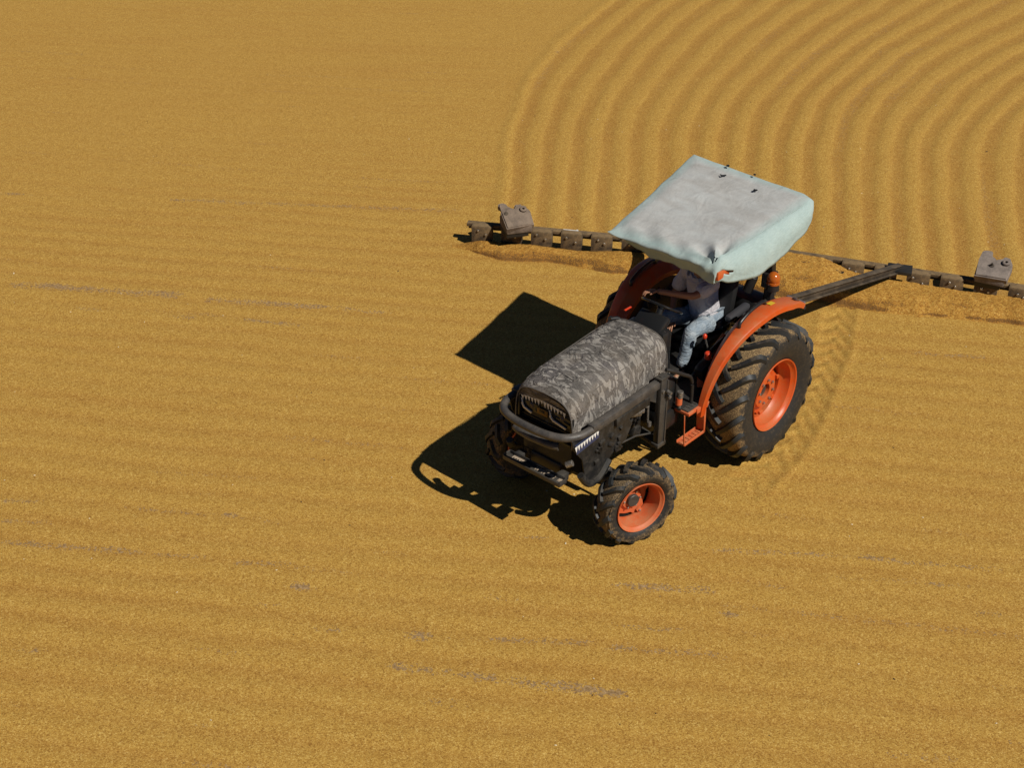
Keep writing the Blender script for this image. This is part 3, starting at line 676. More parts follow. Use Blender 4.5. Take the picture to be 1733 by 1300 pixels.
# chassis, engine, gearbox
bm = NB()
box(bm, (1.55, 0, .74), (1.1, .34, .34), .03); box(bm, (.72, 0, .68), (.75, .42, .44), .05); box(bm, (.05, 0, .72), (.75, .44, .5), .06)
tube(bm, [(0, -.62, .71), (0, -.3, .71), (0, .3, .71), (0, .62, .71)], [.12, .19, .19, .12], 18)
box(bm, (2.25, 0, .70), (.40, .36, .18), .02)
obj('gearbox', bm, M['engine'], tr)
bm = NB()
box(bm, (1.62, 0, 1.06), (.78, .40, .42), .03); box(bm, (2.28, 0, 1.03), (.30, .58, .50), .02)
for i in range(4): cyl(bm, (1.35 + i * .17, .20, 1.18), (1.35 + i * .17, .27, 1.22), .04)
cyl(bm, (1.92, -.1, 1.05), (1.99, .1, 1.05), .12)
for i in range(14):   # pipes and brackets on the left of the engine
    x = random.uniform(1.45, 2.2); z = random.uniform(.72, 1.15)
    box(bm, (x, random.uniform(.20, .32), z), (random.uniform(.05, .16), random.uniform(.04, .1), random.uniform(.04, .12)), .008, Matrix.Rotation(random.uniform(-.4, .4), 4, 'Y'))
for i in range(6):
    x = random.uniform(1.4, 1.9); tube(bm, [(x, .25, .75), (x + random.uniform(-.1, .1), .34, .9), (x + random.uniform(-.15, .15), .30, 1.15)], .013, 8, 5)
obj('engine', bm, M['engine'], tr)
bm = NB(); cyl(bm, (1.64, .30, 1.03), (1.52, .37, 1.03), .062, 20); cyl(bm, (1.53, .365, 1.03), (1.49, .39, 1.03), .040, 16); cyl(bm, (1.60, .32, 1.11), (1.55, .36, 1.13), .022, 10)
obj('oil_filter', bm, M['alloy'], tr)
bm = NB()
tube(bm, [(1.42, .36, 1.22), (1.41, .38, 1.05), (1.40, .38, .86)], .012, 8, 4); cyl(bm, (1.41, .36, 1.15), (1.43, .38, 1.02), .028); cyl(bm, (1.40, .40, .85), (1.40, .40, .80), .022)
for q in ((1.36, .47, 1.22), (1.31, .52, 1.20), (1.29, .50, 1.14)): cyl(bm, q, (q[0], q[1] + .05, q[2] - .01), .018, 10)
obj('hose_fittings', bm, M['alloy'], tr)
bm = NB(); tube(bm, [(1.9, .40, .83), (1.62, .41, .80), (1.35, .41, .70)], .009, 8); obj('brake_line', bm, M['darkgrey'], tr)

# guard: side rails with a round hoop at the front, two posts
RH = 1.262
bm = NB()
for s in (1, -1):
    beam(bm, (1.30, s * .452, RH + .022), (2.30, s * .452, RH - .008), .072, .085, .014)
    box(bm, (2.31, s * .455, RH + .004), (.11, .080, .075), .01)
hoop = [(2.22, .455, RH - .006), (2.38, .455, RH - .010), (2.52, .43, RH - .012), (2.625, .35, RH - .012), (2.68, .20, RH - .012), (2.695, 0, RH - .012), (2.68, -.20, RH - .012), (2.625, -.35, RH - .012), (2.52, -.43, RH - .012), (2.38, -.455, RH - .010), (2.22, -.455, RH - .006)]
tube(bm, hoop, .038, 18, 6)
obj('guard_rail', bm, M['guard'], tr)
for s in (1, -1):
    bm = NB()
    box(bm, (1.335, s * .475, .955), (.100, .060, .74), .006); box(bm, (1.29, s * .455, .95), (.020, .12, .72), .003)
    box(bm, (1.335, s * .470, 1.345), (.125, .085, .022), .004); box(bm, (1.325, s * .47, 1.358), (.085, .035, .012), .003)
    box(bm, (1.33, s * .47, .60), (.13, .09, .05), .01); beam(bm, (1.33, s * .46, .60), (1.30, s * .2, .62), .1, .05)
    prism(bm, [(1.39, 1.23), (1.62, 1.23), (1.39, 1.08)], s * .452 - .006, s * .452 + .006, .002)
    obj('guard_post', bm, M['darkgrey'], tr)
bm = NB(); tube(bm, [(2.60, -.23, 1.10), (2.625, -.15, 1.105), (2.64, 0, 1.11), (2.63, .20, 1.115), (2.60, .285, 1.115)], .036, 14, 5); obj('lower_guard_bar', bm, M['guard'], tr)
# side plates below the rails
for s in (1, -1):
    bm = NB()
    fx = 0 if s > 0 else -.14
    prism(bm, [(2.60 + fx, 1.235), (2.57 + fx, 1.12), (2.44 + fx, .96), (2.40 + fx, .74), (2.32, .66), (2.10, .72), (1.98, .83), (1.80, .86), (1.72, 1.00), (1.80, 1.10), (1.70, 1.22)], s * .420, s * .434, .003)
    for k in range(16):
        x = random.uniform(1.85, 2.3); z = random.uniform(.78, 1.05); box(bm, (x, s * .440, z), (random.uniform(.03, .09), .03, random.uniform(.02, .06)), .006, Matrix.Rotation(random.uniform(-.8, .3), 4, 'Y'))
    tube(bm, [(2.46, s * .43, .80), (2.38, s * .46, .68), (2.22, s * .45, .66), (2.05, s * .43, .76)], .035, 10, 5)
    beam(bm, (1.50, s * .445, 1.155), (2.0, s * .445, 1.15), .05, .085, .008)
    sp_ = obj('side_plate', bm, M['engine'], tr)
    if s == 1:
        bm = NB(); prism(bm, [(2.60, 1.190), (2.27, 1.213), (2.27, 1.140), (2.58, 1.105)], .474, .478, 0)
        beam(bm, (2.56, .45, 1.16), (2.30, .45, 1.17), .05, .03); obj('decal', bm, M['decalblue'], sp_)
        bm = NB(); n = 9
        for i in range(n):
            t0, t1 = i / n, (i + 1) / n; x0 = 2.612 - .335 * t0; x1 = 2.612 - .335 * t1; zt0 = 1.197 + .022 * t0; zt1 = 1.197 + .022 * t1
            hgt = .062 - .012 * t0
            b = NB(); vs = [b.verts.new((x0, .480, zt0)), b.verts.new((x1 + .002, .480, zt1)), b.verts.new(((x0 + x1) / 2 - .004, .480, (zt0 + zt1) / 2 - hgt))]
            b.faces.new(vs); e = bmesh.ops.extrude_face_region(b, geom=b.faces[:]); [setattr(v, 'co', v.co + Vector((0, .002, 0))) for v in e['geom'] if isinstance(v, bmesh.types.BMVert)]
            merge(bm, b)
        obj('teeth_sticker', bm, M['white'], sp_, 0)
# front bumper channel with dirt lying in it
bm = NB()
box(bm, (2.60, 0, .735), (.10, .68, .012), .003); box(bm, (2.648, 0, .742), (.008, .68, .045), .003); box(bm, (2.55, 0, .75), (.008, .68, .05), .003)
for s in (-1, 1): box(bm, (2.60, s * .342, .750), (.10, .010, .05), .003); beam(bm, (2.45, s * .25, .72), (2.56, s * .25, .73), .08, .08)
for x in (-.3, -.18, -.06, .06, .18, .3): cyl(bm, (2.60, x, .700), (2.60, x, .712), .012, 8)
obj('front_bumper', bm, M['darkgrey'], tr)
bm = NB()
for y0, y1 in ((-.28, -.15), (.00, .12), (.135, .23), (.27, .325)):
    bm = NB()
    n = 12; top = []
    for i in range(n + 1):
        y = y0 + (y1 - y0) * i / n
        top.append((y, .04 + .016 * math.sin(i * 2.3) + random.uniform(-.012, .008)))
    b = NB(); A_ = [b.verts.new((2.556, y, .743)) for y, _ in top]; B_ = [b.verts.new((2.556 + wv, y, .7425)) for y, wv in top]
    for i in range(n): b.faces.new((A_[i], A_[i + 1], B_[i + 1], B_[i]))
    merge(bm, b)
    obj('dirt', bm, M.setdefault('dirt', mat('pale_dirt', (.36, .28, .20), .9)), tr, 0)
bm = NB(); box(bm, (2.40, 0, .93), (.02, .80, .34), .006); box(bm, (2.43, 0, 1.12), (.10, .70, .03), .01); obj('shade_apron', bm, mat('matt_black', (.006, .006, .006), .9, 0, .2), tr)  # black sheet added to keep the front above the bumper in the dark
bm = NB(); cyl(bm, (2.60, .375, .96), (2.57, .425, .99), .03, 14); obj('work_lamp', bm, M['alloy'], tr)

# hood under its camouflage cloth: cross-sections along x
HS = [(1.02, 1.44, .28, 1.10), (1.045, 1.56, .325, 1.10), (1.10, 1.635, .350, 1.12), (1.18, 1.665, .362, 1.14), (1.40, 1.655, .366, 1.16), (1.70, 1.632, .364, 1.16), (2.00, 1.615, .360, 1.16), (2.20, 1.60, .356, 1.15), (2.33, 1.585, .350, 1.14), (2.42, 1.555, .345, 1.10), (2.465, 1.525, .340, 1.04), (2.48, 1.505, .336, 1.04)]
def hood_ring(zt, hwid, zb, n=40, x=0):
    out = []
    for i in range(n + 1):
        a = math.pi * i / n
        ca, sa = math.cos(a), math.sin(a)
        y = hwid * math.copysign(abs(ca) ** .34, ca); z = zb + (zt - zb) * abs(sa) ** .42
        dz = .050 * (y / hwid) ** 2
        out.append((y, z - dz * (1 if sa > .3 else sa / .3)))
    return out
def hood_bm():
    bm = NB(); uv = bm.loops.layers.uv.new('UVMap'); rows = []; UV = {}
    xs = np.concatenate([np.linspace(HS[0][0], HS[3][0], 8)[:-1], np.linspace(HS[3][0], HS[-1][0], 46)])
    n = 64
    for x in xs:
        zt = float(np.interp(x, [h[0] for h in HS], [h[1] for h in HS])); hw = float(np.interp(x, [h[0] for h in HS], [h[2] for h in HS])); zb = float(np.interp(x, [h[0] for h in HS], [h[3] for h in HS]))
        row = []; acc = 0; prev = None
        for (y, z) in hood_ring(zt, hw, zb, n):
            if prev: acc += math.hypot(y - prev[0], z - prev[1])
            prev = (y, z)
            nv = noise.noise(Vector((x * 3.0, y * 5, z * 5))) * .016 + noise.noise(Vector((x * 8, y * 7 + 3, z * 8))) * .010
            side = abs(y) / hw > .93
            v = bm.verts.new((x, y + (nv * 1.2 if side else nv * .4) * (1 if y > 0 else -1), z + (0 if side else nv)))
            UV[v] = (x, acc); row.append(v)
        rows.append(row)
    for A_, B_ in zip(rows, rows[1:]):
        for k in range(n):
            f = bm.faces.new((A_[k], B_[k], B_[k + 1], A_[k + 1]))
    # rear end cap
    c = bm.verts.new((1.0, 0, 1.35)); UV[c] = (.95, .5)
    for k in range(n): bm.faces.new((rows[0][k], rows[0][k + 1], c))
    for f in bm.faces:
        for l in f.loops: l[uv].uv = UV[l.vert]
    return bm
hood = obj('hood_cover', hood_bm(), M['camo'], tr, 50)
# folded flap and seam lines stitched on the cloth
bm = NB()
def on_hood(x, y, lift=.006):
    zt = float(np.interp(x, [h[0] for h in HS], [h[1] for h in HS])); hw = float(np.interp(x, [h[0] for h in HS], [h[2] for h in HS])); zb = float(np.interp(x, [h[0] for h in HS], [h[3] for h in HS]))
    R_ = hood_ring(zt, hw, zb, 200); ys = [p[0] for p in R_][::-1]; zs = [p[1] for p in R_][::-1]
    return Vector((x, y, float(np.interp(y, ys, zs)) + lift))
for P0 in ([(2.21, -.06), (2.235, .06), (2.25, .157)], [(2.25, .157), (2.14, .16), (2.03, .15)]):
    tube(bm, [on_hood(x, y, .004) for x, y in P0], .0035, 6, 6)
for s in (-.335, .335): tube(bm, [on_hood(x, s * .93, .003) for x in np.linspace(1.12, 2.45, 14)], .004, 6)
rim_ = [Vector((2.478, y, z)) for (y, z) in hood_ring(1.507, .337, 1.04, 40)]; tube(bm, rim_, .007, 8)
rim_ = [Vector((1.10, y * 1.01, z + .004)) for (y, z) in hood_ring(1.635, .350, 1.12, 40)]; tube(bm, rim_, .005, 8)
obj('seam', bm, dusty('seam_cord', (.10, .088, .078), (.16, .14, .12)), hood)
# front opening: visor of darker cloth, teeth, lamps
bm = NB(); uv = bm.loops.layers.uv.new('UVMap')
top = hood_ring(1.500, .332, 1.04, 40); n = 28; rows = []
# visor hangs from the arched edge and slopes inwards
for j in range(6):
    t = j / 5; row = []
    for i in range(n + 1):
        y = -.315 + .63 * i / n
        zt = float(np.interp(y, [p[0] for p in top][::-1], [p[1] for p in top][::-1])) - .004
        zl = 1.345 + .045 * (1 - (y / .32) ** 2) * 1.0
        row.append(bm.verts.new((2.478 - .035 * t + .012 * math.sin(9 * y + 3 * t), y, zt + (min(zl, zt - .01) - zt) * t)))
    rows.append(row)
for A_, B_ in zip(rows, rows[1:]):
    for k in range(n):
        f = bm.faces.new((A_[k], A_[k + 1], B_[k + 1], B_[k]))
        for l in f.loops: l[uv].uv = (l.vert.co.z * 1.3, l.vert.co.y * 1.0)
gr = obj('grille', NB(), M['glass'], tr)
bm2 = NB()
box(bm2, (2.385, 0, 1.25), (.08, .63, .40), .02)                                # recessed face
for z in (1.105, 1.135, 1.165): beam(bm2, (2.435, -.31, z), (2.435, .31, z), .018, .012, .003)
box(bm2, (2.465, 0, 1.075), (.05, .655, .03), .008)
for s in (-1, 1): beam(bm2, (2.460, s * .316, 1.08), (2.455, s * .316, 1.35), .022, .03, .004, (0, 1, 0))
bpy.data.objects.remove(gr); gr = obj('grille', bm2, M['plastic'], tr)
obj('visor', bm, M['camodark'], gr, 50)
bm = NB()
for i in range(14):
    y0 = -.295 + .038 * i; y1 = y0 + .036; zz = 1.350 + .045 * (1 - ((y0 + .018) / .32) ** 2); L = .072 - .025 * abs(i - 8) / 9
    if i in (6, 12): L *= .6
    b = NB(); vs = [b.verts.new((2.452, y0, zz)), b.verts.new((2.452, y1, zz)), b.verts.new((2.448, (y0 + y1) / 2 + .003, zz - L))]; b.faces.new(vs)
    e = bmesh.ops.extrude_face_region(b, geom=b.faces[:]); [setattr(v, 'co', v.co + Vector((.003, 0, 0))) for v in e['geom'] if isinstance(v, bmesh.types.BMVert)]
    merge(bm, b)
obj('teeth_sticker', bm, M['white'], gr, 0)
for s in (-1, 1):
    bm = NB(); box(bm, (2.425, s * .185, 1.27), (.02, .20, .12), .02)
    hl = obj('headlight', bm, M['glass'], tr)
    b = NB()
    pts = [(2.445, -.290, 1.325), (2.447, -.286, 1.265), (2.447, -.262, 1.232), (2.445, -.175, 1.205)] if s < 0 else [(2.445, .045, 1.325), (2.447, .052, 1.262), (2.447, .085, 1.232), (2.445, .235, 1.205)]
    tube(b, pts, .008, 8, sq=(.014, .022)); obj('light_bar', b, M['white'], hl)
    b = NB(); sphere(b, (2.432, s * .18, 1.28), .028, 16, 0, (.4, 1, 1)); obj('bulb_lens', b, M['lamp'], hl)
bm = NB(); box(bm, (2.436, -.05, 1.262), (.016, .13, .07), .008); box(bm, (2.446, -.05, 1.268), (.008, .06, .022), .003, None, 1); obj('emblem', bm, [M['gold'], M['plastic']], gr)
# exhaust stub / mirror clamp sticking out at the rear right of the hood
bm = NB(); tube(bm, [(1.16, -.16, 1.60), (1.17, -.195, 1.655), (1.23, -.24, 1.662)], .019, 12, 4); lathe(bm, [(.012, 0), (.028, 0), (.028, .014), (.012, .014)], 16, 0, Matrix.Translation((1.232, -.243, 1.662)) @ Matrix.Rotation(R(-40), 4, 'Z'), True)
obj('intake_pipe', bm, M['seat'], tr)
bm = NB(); box(bm, (1.62, -.50, 1.0), (.35, .12, .2), .03); box(bm, (1.35, -.52, 1.28), (.22, .06, .08), .01); cyl(bm, (1.5, -.47, .9), (1.5, -.47, 1.3), .06); obj('exhaust_muffler', bm, M['engine'], tr)

# dashboard, steering
bm = NB(); box(bm, (.93, 0, 1.36), (.16, .46, .42), .05); box(bm, (.90, 0, 1.58), (.20, .34, .08), .03, Matrix.Rotation(R(35), 4, 'Y')); box(bm, (.95, 0, 1.05), (.14, .5, .4), .03)
obj('dashboard', bm, M['plastic'], tr)
SWC = Vector((.70, -.03, 1.665)); tilt = Matrix.Rotation(R(-33), 4, 'Y')
bm = NB()
ringp = [SWC + (tilt @ Vector((.205 * math.cos(a), .205 * math.sin(a), 0))) for a in [2 * math.pi * k / 40 for k in range(40)]]
tube(bm, ringp, .0145, 10, closed=True)
for a in (.4, 2.5, 4.6): tube(bm, [SWC, SWC + tilt @ Vector((.2 * math.cos(a), .2 * math.sin(a), 0))], .010, 8)
cyl(bm, SWC - (tilt @ Vector((0, 0, .03))), SWC + (tilt @ Vector((0, 0, .015))), .045, 20)
obj('steering_wheel', bm, mat('glossy_black_rim', (.012, .012, .012), .18), tr)
bm = NB(); cyl(bm, (.88, -.02, 1.38), SWC, .035); obj('steering_column', bm, M['plastic'], tr)
# operator platform
bm = NB(); box(bm, (.62, 0, .86), (.86, 1.02, .02), .006); box(bm, (.42, 0, .92), (.5, .32, .12), .04); box(bm, (.98, .0, 1.0), (.02, .8, .28), .004)
obj('platform', bm, M['black'], tr)
bm = NB(); box(bm, (.10, 0, 1.02), (.5, .4, .10), .03); box(bm, (.08, 0, 1.11), (.46, .47, .10), .04, None); obj('seat', bm, M['seat'], tr)
bm = NB(); box(bm, (-.19, 0, 1.42), (.11, .46, .60), .05, Matrix.Rotation(R(-10), 4, 'Y')); 
obj('backrest', bm, M['seat'], tr)
for s in (1, -1):
    bm = NB(); box(bm, (-.10, s * .335, 1.40), (.36, .085, .075), .03, Matrix.Rotation(R(4), 4, 'Y')); box(bm, (-.22, s * .32, 1.30), (.05, .05, .22), .01); obj('armrest', bm, mat('grey_armrest', (.045, .045, .05), .5), tr)

# fenders
def fender(s):
    bm = NB(); prof_ = [(0, -.07), (.005, -.02), (.36, .058), (.42, .066), (.93, .060), (1.0, .050), (1.01, .0), (.985, -.002), (.975, .042), (.92, .050), (.42, .054), (.37, .046), (.03, -.026), (.025, -.07)]
    n = 46; rows = []; AD = [0, 10, 40, 80, 110, 132]; YO = [.62, .635, .70, .805, .835, .78]; RO = [.79, .80, .835, .855, .875, .92]
    for i in range(n + 1):
        t = i / n; ad = 1 + t * 131; a = R(ad)
        yo = float(np.interp(ad, AD, YO)); r0 = float(spl(np.array(ad), AD, RO)); row = []
        for (f_, dr) in prof_:
            yy = .54 + (yo - .54) * f_; rr_ = r0 + dr
            row.append(bm.verts.new((rr_ * math.cos(a), s * yy, .71 + rr_ * math.sin(a))))
        rows.append(row)
    m = len(prof_)
    for A_, B_ in zip(rows, rows[1:]):
        for k in range(m): bm.faces.new((A_[k], A_[(k + 1) % m], B_[(k + 1) % m], B_[k]))
    bm.faces.new(rows[0]); bm.faces.new(rows[-1][::-1])
    fo = obj('fender', bm, M['orange'], tr, 35)
    # inner side sheet, dark
    b = NB(); pts = [(.79 * math.cos(a), .71 + .79 * math.sin(a)) for a in [R(4) + R(122) * k / 24 for k in range(25)]] + [(-.45, .95), (.55, .80)]
    prism(b, pts, s * .545, s * .553, .001); obj('inner_panel', b, mat('fender_inner', (.05, .012, .006), .5), fo)
    def fp(a, y, l=0): rr_ = float(spl(np.array(math.degrees(a)), AD, RO)) + .064 + l; return Vector((rr_ * math.cos(a), s * y, .71 + rr_ * math.sin(a)))
    b = NB(); tube(b, [fp(R(66), .655, -.005), fp(R(68), .656, .04), fp(R(78), .66, .05), fp(R(90), .665, .045), fp(R(93), .665, -.005)], .019, 12, 6); obj('grab_handle', b, M['plastic'], fo)
    b = NB(); T = Matrix.Translation(fp(R(96), .70, .004)) @ Matrix.Rotation(R(-5), 4, 'Y'); box(b, (0, 0, 0), (.085, .05, .004), 0, T); obj('warning_label', b, M['yellow'], fo)
    b = NB(); box(b, fp(R(120), .755, .008), (.09, .05, .03), .012, Matrix.Rotation(R(-30), 4, 'Y')); obj('tail_lamp', b, M['lamp'], fo)
    b = NB(); prism(b, [(0, -.01), (0, .012), (-.03, .008), (-.04, -.09), (-.03, -.09), (-.02, -.01)], s * .55, s * .76, .003)
    merge_T = Matrix.Translation((fp(R(131.5), 0)).to_3d() + Vector((0, 0, -.01))); b.transform(merge_T); obj('end_trim', b, mat('grey_trim', (.14, .12, .13), .5), fo)
    # amber indicator on a black foot at the back
    b = NB(); p = Vector((-.36, s * .55, 1.63)); cyl(b, p, p + Vector((0, 0, .07)), .070, 24, .060); obj('lamp_foot', b, M['plastic'], fo)
    b = NB(); sphere(b, p + Vector((0, 0, .125)), .066, 28, 0, (1, 1, 1.08)); lathe(b, [(.055, .0), (.066, .01), (.066, .03), (.055, .035)], 24, 0, Matrix.Translation(p + Vector((0, 0, .06))) @ Matrix.Rotation(R(90), 4, 'X'), True); obj('indicator_lamp', b, M['amber'], fo)
    return fo
fender(1); fender(-1)

# roll bar and canopy
bm = NB()
for s in (1, -1):
    beam(bm, (-.44, s * .47, .75), (-.44, s * .47, 1.70), .09, .075, .01, (1, 0, 0))
    beam(bm, (-.44, s * .47, 1.62), (-.36, s * .46, 2.40), .09, .075, .01, (1, 0, 0))
    box(bm, (-.42, s * .47, 1.70), (.14, .11, .16), .01)
    box(bm, (-.385, s * .475, 2.05), (.13, .105, .24), .008)
    beam(bm, (-.38, s * .44, 2.30), (.30, s * .44, 2.22), .04, .04)
beam(bm, (-.36, -.46, 2.36), (-.36, .46, 2.36), .08, .07)
obj('roll_bar', bm, M['black'], tr)
for s in (1, -1):
    for z, x in ((1.74, -.41), (1.66, -.43), (1.98, -.385), (2.10, -.37), (2.06, -.345)):
        bm = NB(); cyl(bm, (x, s * .515, z), (x, s * .545, z), .016, 8); obj('bolt', bm, M['bolt'], tr)
    bm = NB(); beam(bm, (-.66, s * .40, 1.40), (-.40, s * .42, 2.15), .04, .05); obj('brace', bm, M['darkgrey'], tr)
bm = NB(); box(bm, (-.42, .24, 1.30), (.30, .60, .35), .08); cyl(bm, (-.30, .30, 1.55), (-.33, .34, 1.72), .05); beam(bm, (-.7, -.25, 1.1), (-.7, .25, 1.1), .08, .25)
beam(bm, (-.6, .18, .6), (-1.0, .3, .62), .06, .09); beam(bm, (-.6, -.18, .6), (-1.0, -.3, .62), .06, .09); beam(bm, (-.5, 0, 1.0), (-1.0, 0, .82), .05, .05); beam(bm, (-1.0, -.32, .7), (-1.0, .32, .7), .08, .08)
obj('hitch_frame', bm, M['black'], tr)

FR, FL, RL, RR = Vector((.675, -.70, 2.265)), Vector((.69, .515, 2.315)), Vector((-.90, .605, 2.48)), Vector((-.975, -.915, 2.50))
def canopy_bm():
    bm = NB(); n = 84; top = {}
    at = bm.verts.layers.float.new('top')
    def P(u, v):   # u front->rear, v right->left
        # rounded / chamfered rear left corner
        p = FR.lerp(FL, v).lerp(RR.lerp(RL, v), u)
        c = Vector((-.12, -.13, 2.39)); k = max(0, u + v - 1.90)
        p += (c - p).normalized() * k * .55
        ed = min(u, 1 - u, v, 1 - v)
        sag = .024 * math.sin(min(1, ed / .14) * math.pi / 2) - .018 * (math.sin(math.pi * u) * math.sin(math.pi * v)) + .011 * noise.noise(Vector((u * 3.5, v * 3, 0))) + .006 * noise.noise(Vector((u * 9, v * 6, 2)))
        # gathers radiating from the front left corner
        du, dv = u, 1 - v; rr_ = math.hypot(du, dv); th_ = math.atan2(du, dv + 1e-6)
        g = math.exp(-(rr_ / .20) ** 2) * .046 * math.sin(th_ * 9 + 3 * rr_) * min(1, rr_ / .05)
        g += math.exp(-((u - .06) / .07) ** 2) * .013 * math.sin(v * 24 + u * 30 + 1.5) * (.35 + .65 * v)
        p.z += sag + g - .024
        return p
    for i in range(n + 1):
        for j in range(n + 1):
            v = bm.verts.new(P(i / n, j / n)); ed = min(i, n - i, j, n - j) / n; v[at] = min(1, ed * 8 + .1); top[i, j] = v
    for i in range(n):
        for j in range(n): bm.faces.new((top[i, j], top[i + 1, j], top[i + 1, j + 1], top[i, j + 1]))
    # skirt round the edge
    per = [(0, j) for j in range(n)] + [(i, n) for i in range(n)] + [(n, j) for j in range(n, 0, -1)] + [(i, 0) for i in range(n, 0, -1)]
    cen = Vector((-.12, -.13, 0)); rings = [[top[p] for p in per]]; m = len(per)
    rows_n = 14
    for k in range(1, rows_n + 1):
        t = k / rows_n; row = []
        for q, (i, j) in enumerate(per):
            b = top[i, j].co; u, v = i / n, j / n
            # outward direction of that side, blended at the corners
            o_ = Vector((0, 0, 0)); kx = .10
            o_ += Vector((1, 0, 0)) * max(0, 1 - u / kx) + Vector((-1, 0, 0)) * max(0, 1 - (1 - u) / kx) + Vector((0, 1, 0)) * max(0, 1 - (1 - v) / kx) + Vector((0, -1, 0)) * max(0, 1 - v / kx)
            if o_.length < 1e-6: o_ = Vector((0, 1, 0))
            o_.normalize()
            if j == n and i < n: side, w_ = 'L', u
            elif i == 0: side, w_ = 'F', v
            elif i == n and j > 0: side, w_ = 'B', 1 - v
            else: side, w_ = 'R', 1 - u
            tb = {'F': ([0, .12, .35, .7, 1], [.045, .13, .195, .19, .185], [.0, -.02, -.02, .01, .05]),
                  'L': ([0, .07, .3, .6, .85, 1], [.185, .25, .33, .31, .22, .10], [.05, .085, .125, .125, .09, .04]),
                  'B': ([0, .1, 1], [.10, .08, .07], [.04, .02, .01]), 'R': ([0, 1], [.07, .045], [.01, 0.])}[side]
            drop = float(np.interp(w_, tb[0], tb[1])); bulge = float(np.interp(w_, tb[0], tb[2]))
            left = 1.0 if side == 'L' else (.0 if side != 'F' else max(0, (v - .8) * 5))
            fold = (.007 * math.sin(q * .22 + 1.7 * math.sin(q * .07)) + .004 * math.sin(q * .47)) * t
            out = .018 * math.sin(math.pi * min(1, t * 1.2)) + bulge * math.sin(t * math.pi * .5) ** .85 + fold
            if side == 'F':
                kf = 1 - float(sm(.80, 1.0, np.array(v)))
                out += kf * (.030 * math.sin(math.pi * min(1, t * 2.4)) - .075 * max(0, t - .38) / .62)
            if j > n * .86 and i < n * .14: out += .010 * math.sin(q * .8 + 5 * t) * math.sin(t * 3)
            p_ = b + o_ * out - Vector((0, 0, drop * t ** 1.22 * (1 + .02 * math.sin(q * .5))))
            nv = bm.verts.new(p_); nv[at] = .0 + .25 * (1 - t) * (1 - float(left)); row.append(nv)
        rings.append(row)
    dele = []
    for k in range(rows_n):
        A_, B_ = rings[k], rings[k + 1]
        for q in range(m):
            # torn slit near the front left corner showing the roof below
            if k == 8 and n + 1 <= q <= n + 8: continue
            if k == 9 and n + 2 <= q <= n + 6: continue
            bm.faces.new((A_[q], A_[(q + 1) % m], B_[(q + 1) % m], B_[q]))
    return bm
cp = obj('canopy', canopy_bm(), M['canvas'], tr, 60)
md = cp.modifiers.new('thick', 'SOLIDIFY'); md.thickness = .005; md.offset = -1
bm = NB()
b = NB(); q = .10
cc = (FR + FL + RL + RR) / 4
vs = []
for dz in (-.05, -.10):
    for p in (FR, FL, RL, RR):
        d = (cc - p); d.z = 0; d.normalize(); vs.append(b.verts.new(p + d * .13 + Vector((0, 0, dz))))
b.faces.new(vs[:4]); b.faces.new(vs[4:][::-1])
for i in range(4): b.faces.new((vs[i], vs[(i + 1) % 4], vs[4 + (i + 1) % 4], vs[4 + i]))
bmesh.ops.bevel(b, geom=b.edges[:], offset=.02, segments=2, affect='EDGES'); merge(bm, b)
box(bm, (.585, .565, 2.19), (.26, .05, .09), .015); obj('roof_panel', bm, M['orange'], cp)
# small torn holes with dark knots near the rear edge
bm = NB(); tube(bm, [FR.lerp(FL, v_).lerp(RR.lerp(RL, v_), u_) + Vector((0, .012, .004)) for u_, v_ in [(k_ / 16, 1.0) for k_ in range(1, 15)]], .0035, 6, 2); obj('seam', bm, M['canvas'], cp)
bm = NB()
def on_can(u, v): return FR.lerp(FL, v).lerp(RR.lerp(RL, v), u)
for u, v in ((.86, .34), (.975, .30), (.83, .64), (.985, .52), (.865, .345), (.835, .645)):
    p = on_can(u, v) + Vector((0, 0, .006))
    for k in range(3): box(bm, p + Vector((random.uniform(-.018, .018), random.uniform(-.02, .02), .006)), (random.uniform(.012, .03), random.uniform(.008, .02), .012), .003, Matrix.Rotation(random.random() * 3, 4, 'Z'))
obj('tie_knot', bm, M['plastic'], cp)

# steps, handrail, levers
bm = NB(); x0, x1, y_, zb = .745, 1.075, .60, .495
prism_pts = None
beam(bm, (x0, y_ - .045, zb), (x1, y_ - .045, zb), .09, .010, .002)
for z_ in (0,): beam(bm, (x0, y_ + .003, zb + .012), (x1, y_ + .003, zb + .012), .008, .034, .002); beam(bm, (x0, y_ - .092, zb + .012), (x1, y_ - .092, zb + .012), .008, .034, .002)
beam(bm, (x0, y_ - .045, zb + .005), (x0 + .02, y_ - .045, .80), .09, .008, .002, (1, 0, 0)); beam(bm, (x0 - .002, y_ + .003, zb), (x0 + .018, y_ + .003, .80), .008, .03, .002, (1, 0, 0))
beam(bm, (x1, y_ - .003, zb), (x1 + .03, y_ - .003, .86), .012, .010, .002, (1, 0, 0))
for k in range(6): box(bm, (x0 + .04 + k * .055, y_ - .045, zb + .009), (.022, .05, .010), .002)
st_ = obj('step', bm, M['orange_dull'], tr)
bm = NB(); box(bm, (.86, .50, .825), (.34, .20, .035), .006); box(bm, (.80, .605, .815), (.22, .012, .055), .002); obj('upper_step', bm, M['orange_dull'], tr)
bm = NB(); box(bm, (.87, .47, .850), (.30, .22, .018), .006); 
for k in range(5): box(bm, (.76 + k * .05, .50, .862), (.02, .14, .010), .003)
obj('foot_mat', bm, M['darkgrey'], tr)
bm = NB(); tube(bm, [(1.24, .44, 1.37), (1.16, .47, 1.33), (1.02, .50, 1.24), (.93, .51, 1.18), (.895, .515, 1.10), (.885, .515, .98), (.88, .51, .86)], .019, 12, 6); obj('handrail', bm, M['black'], tr)
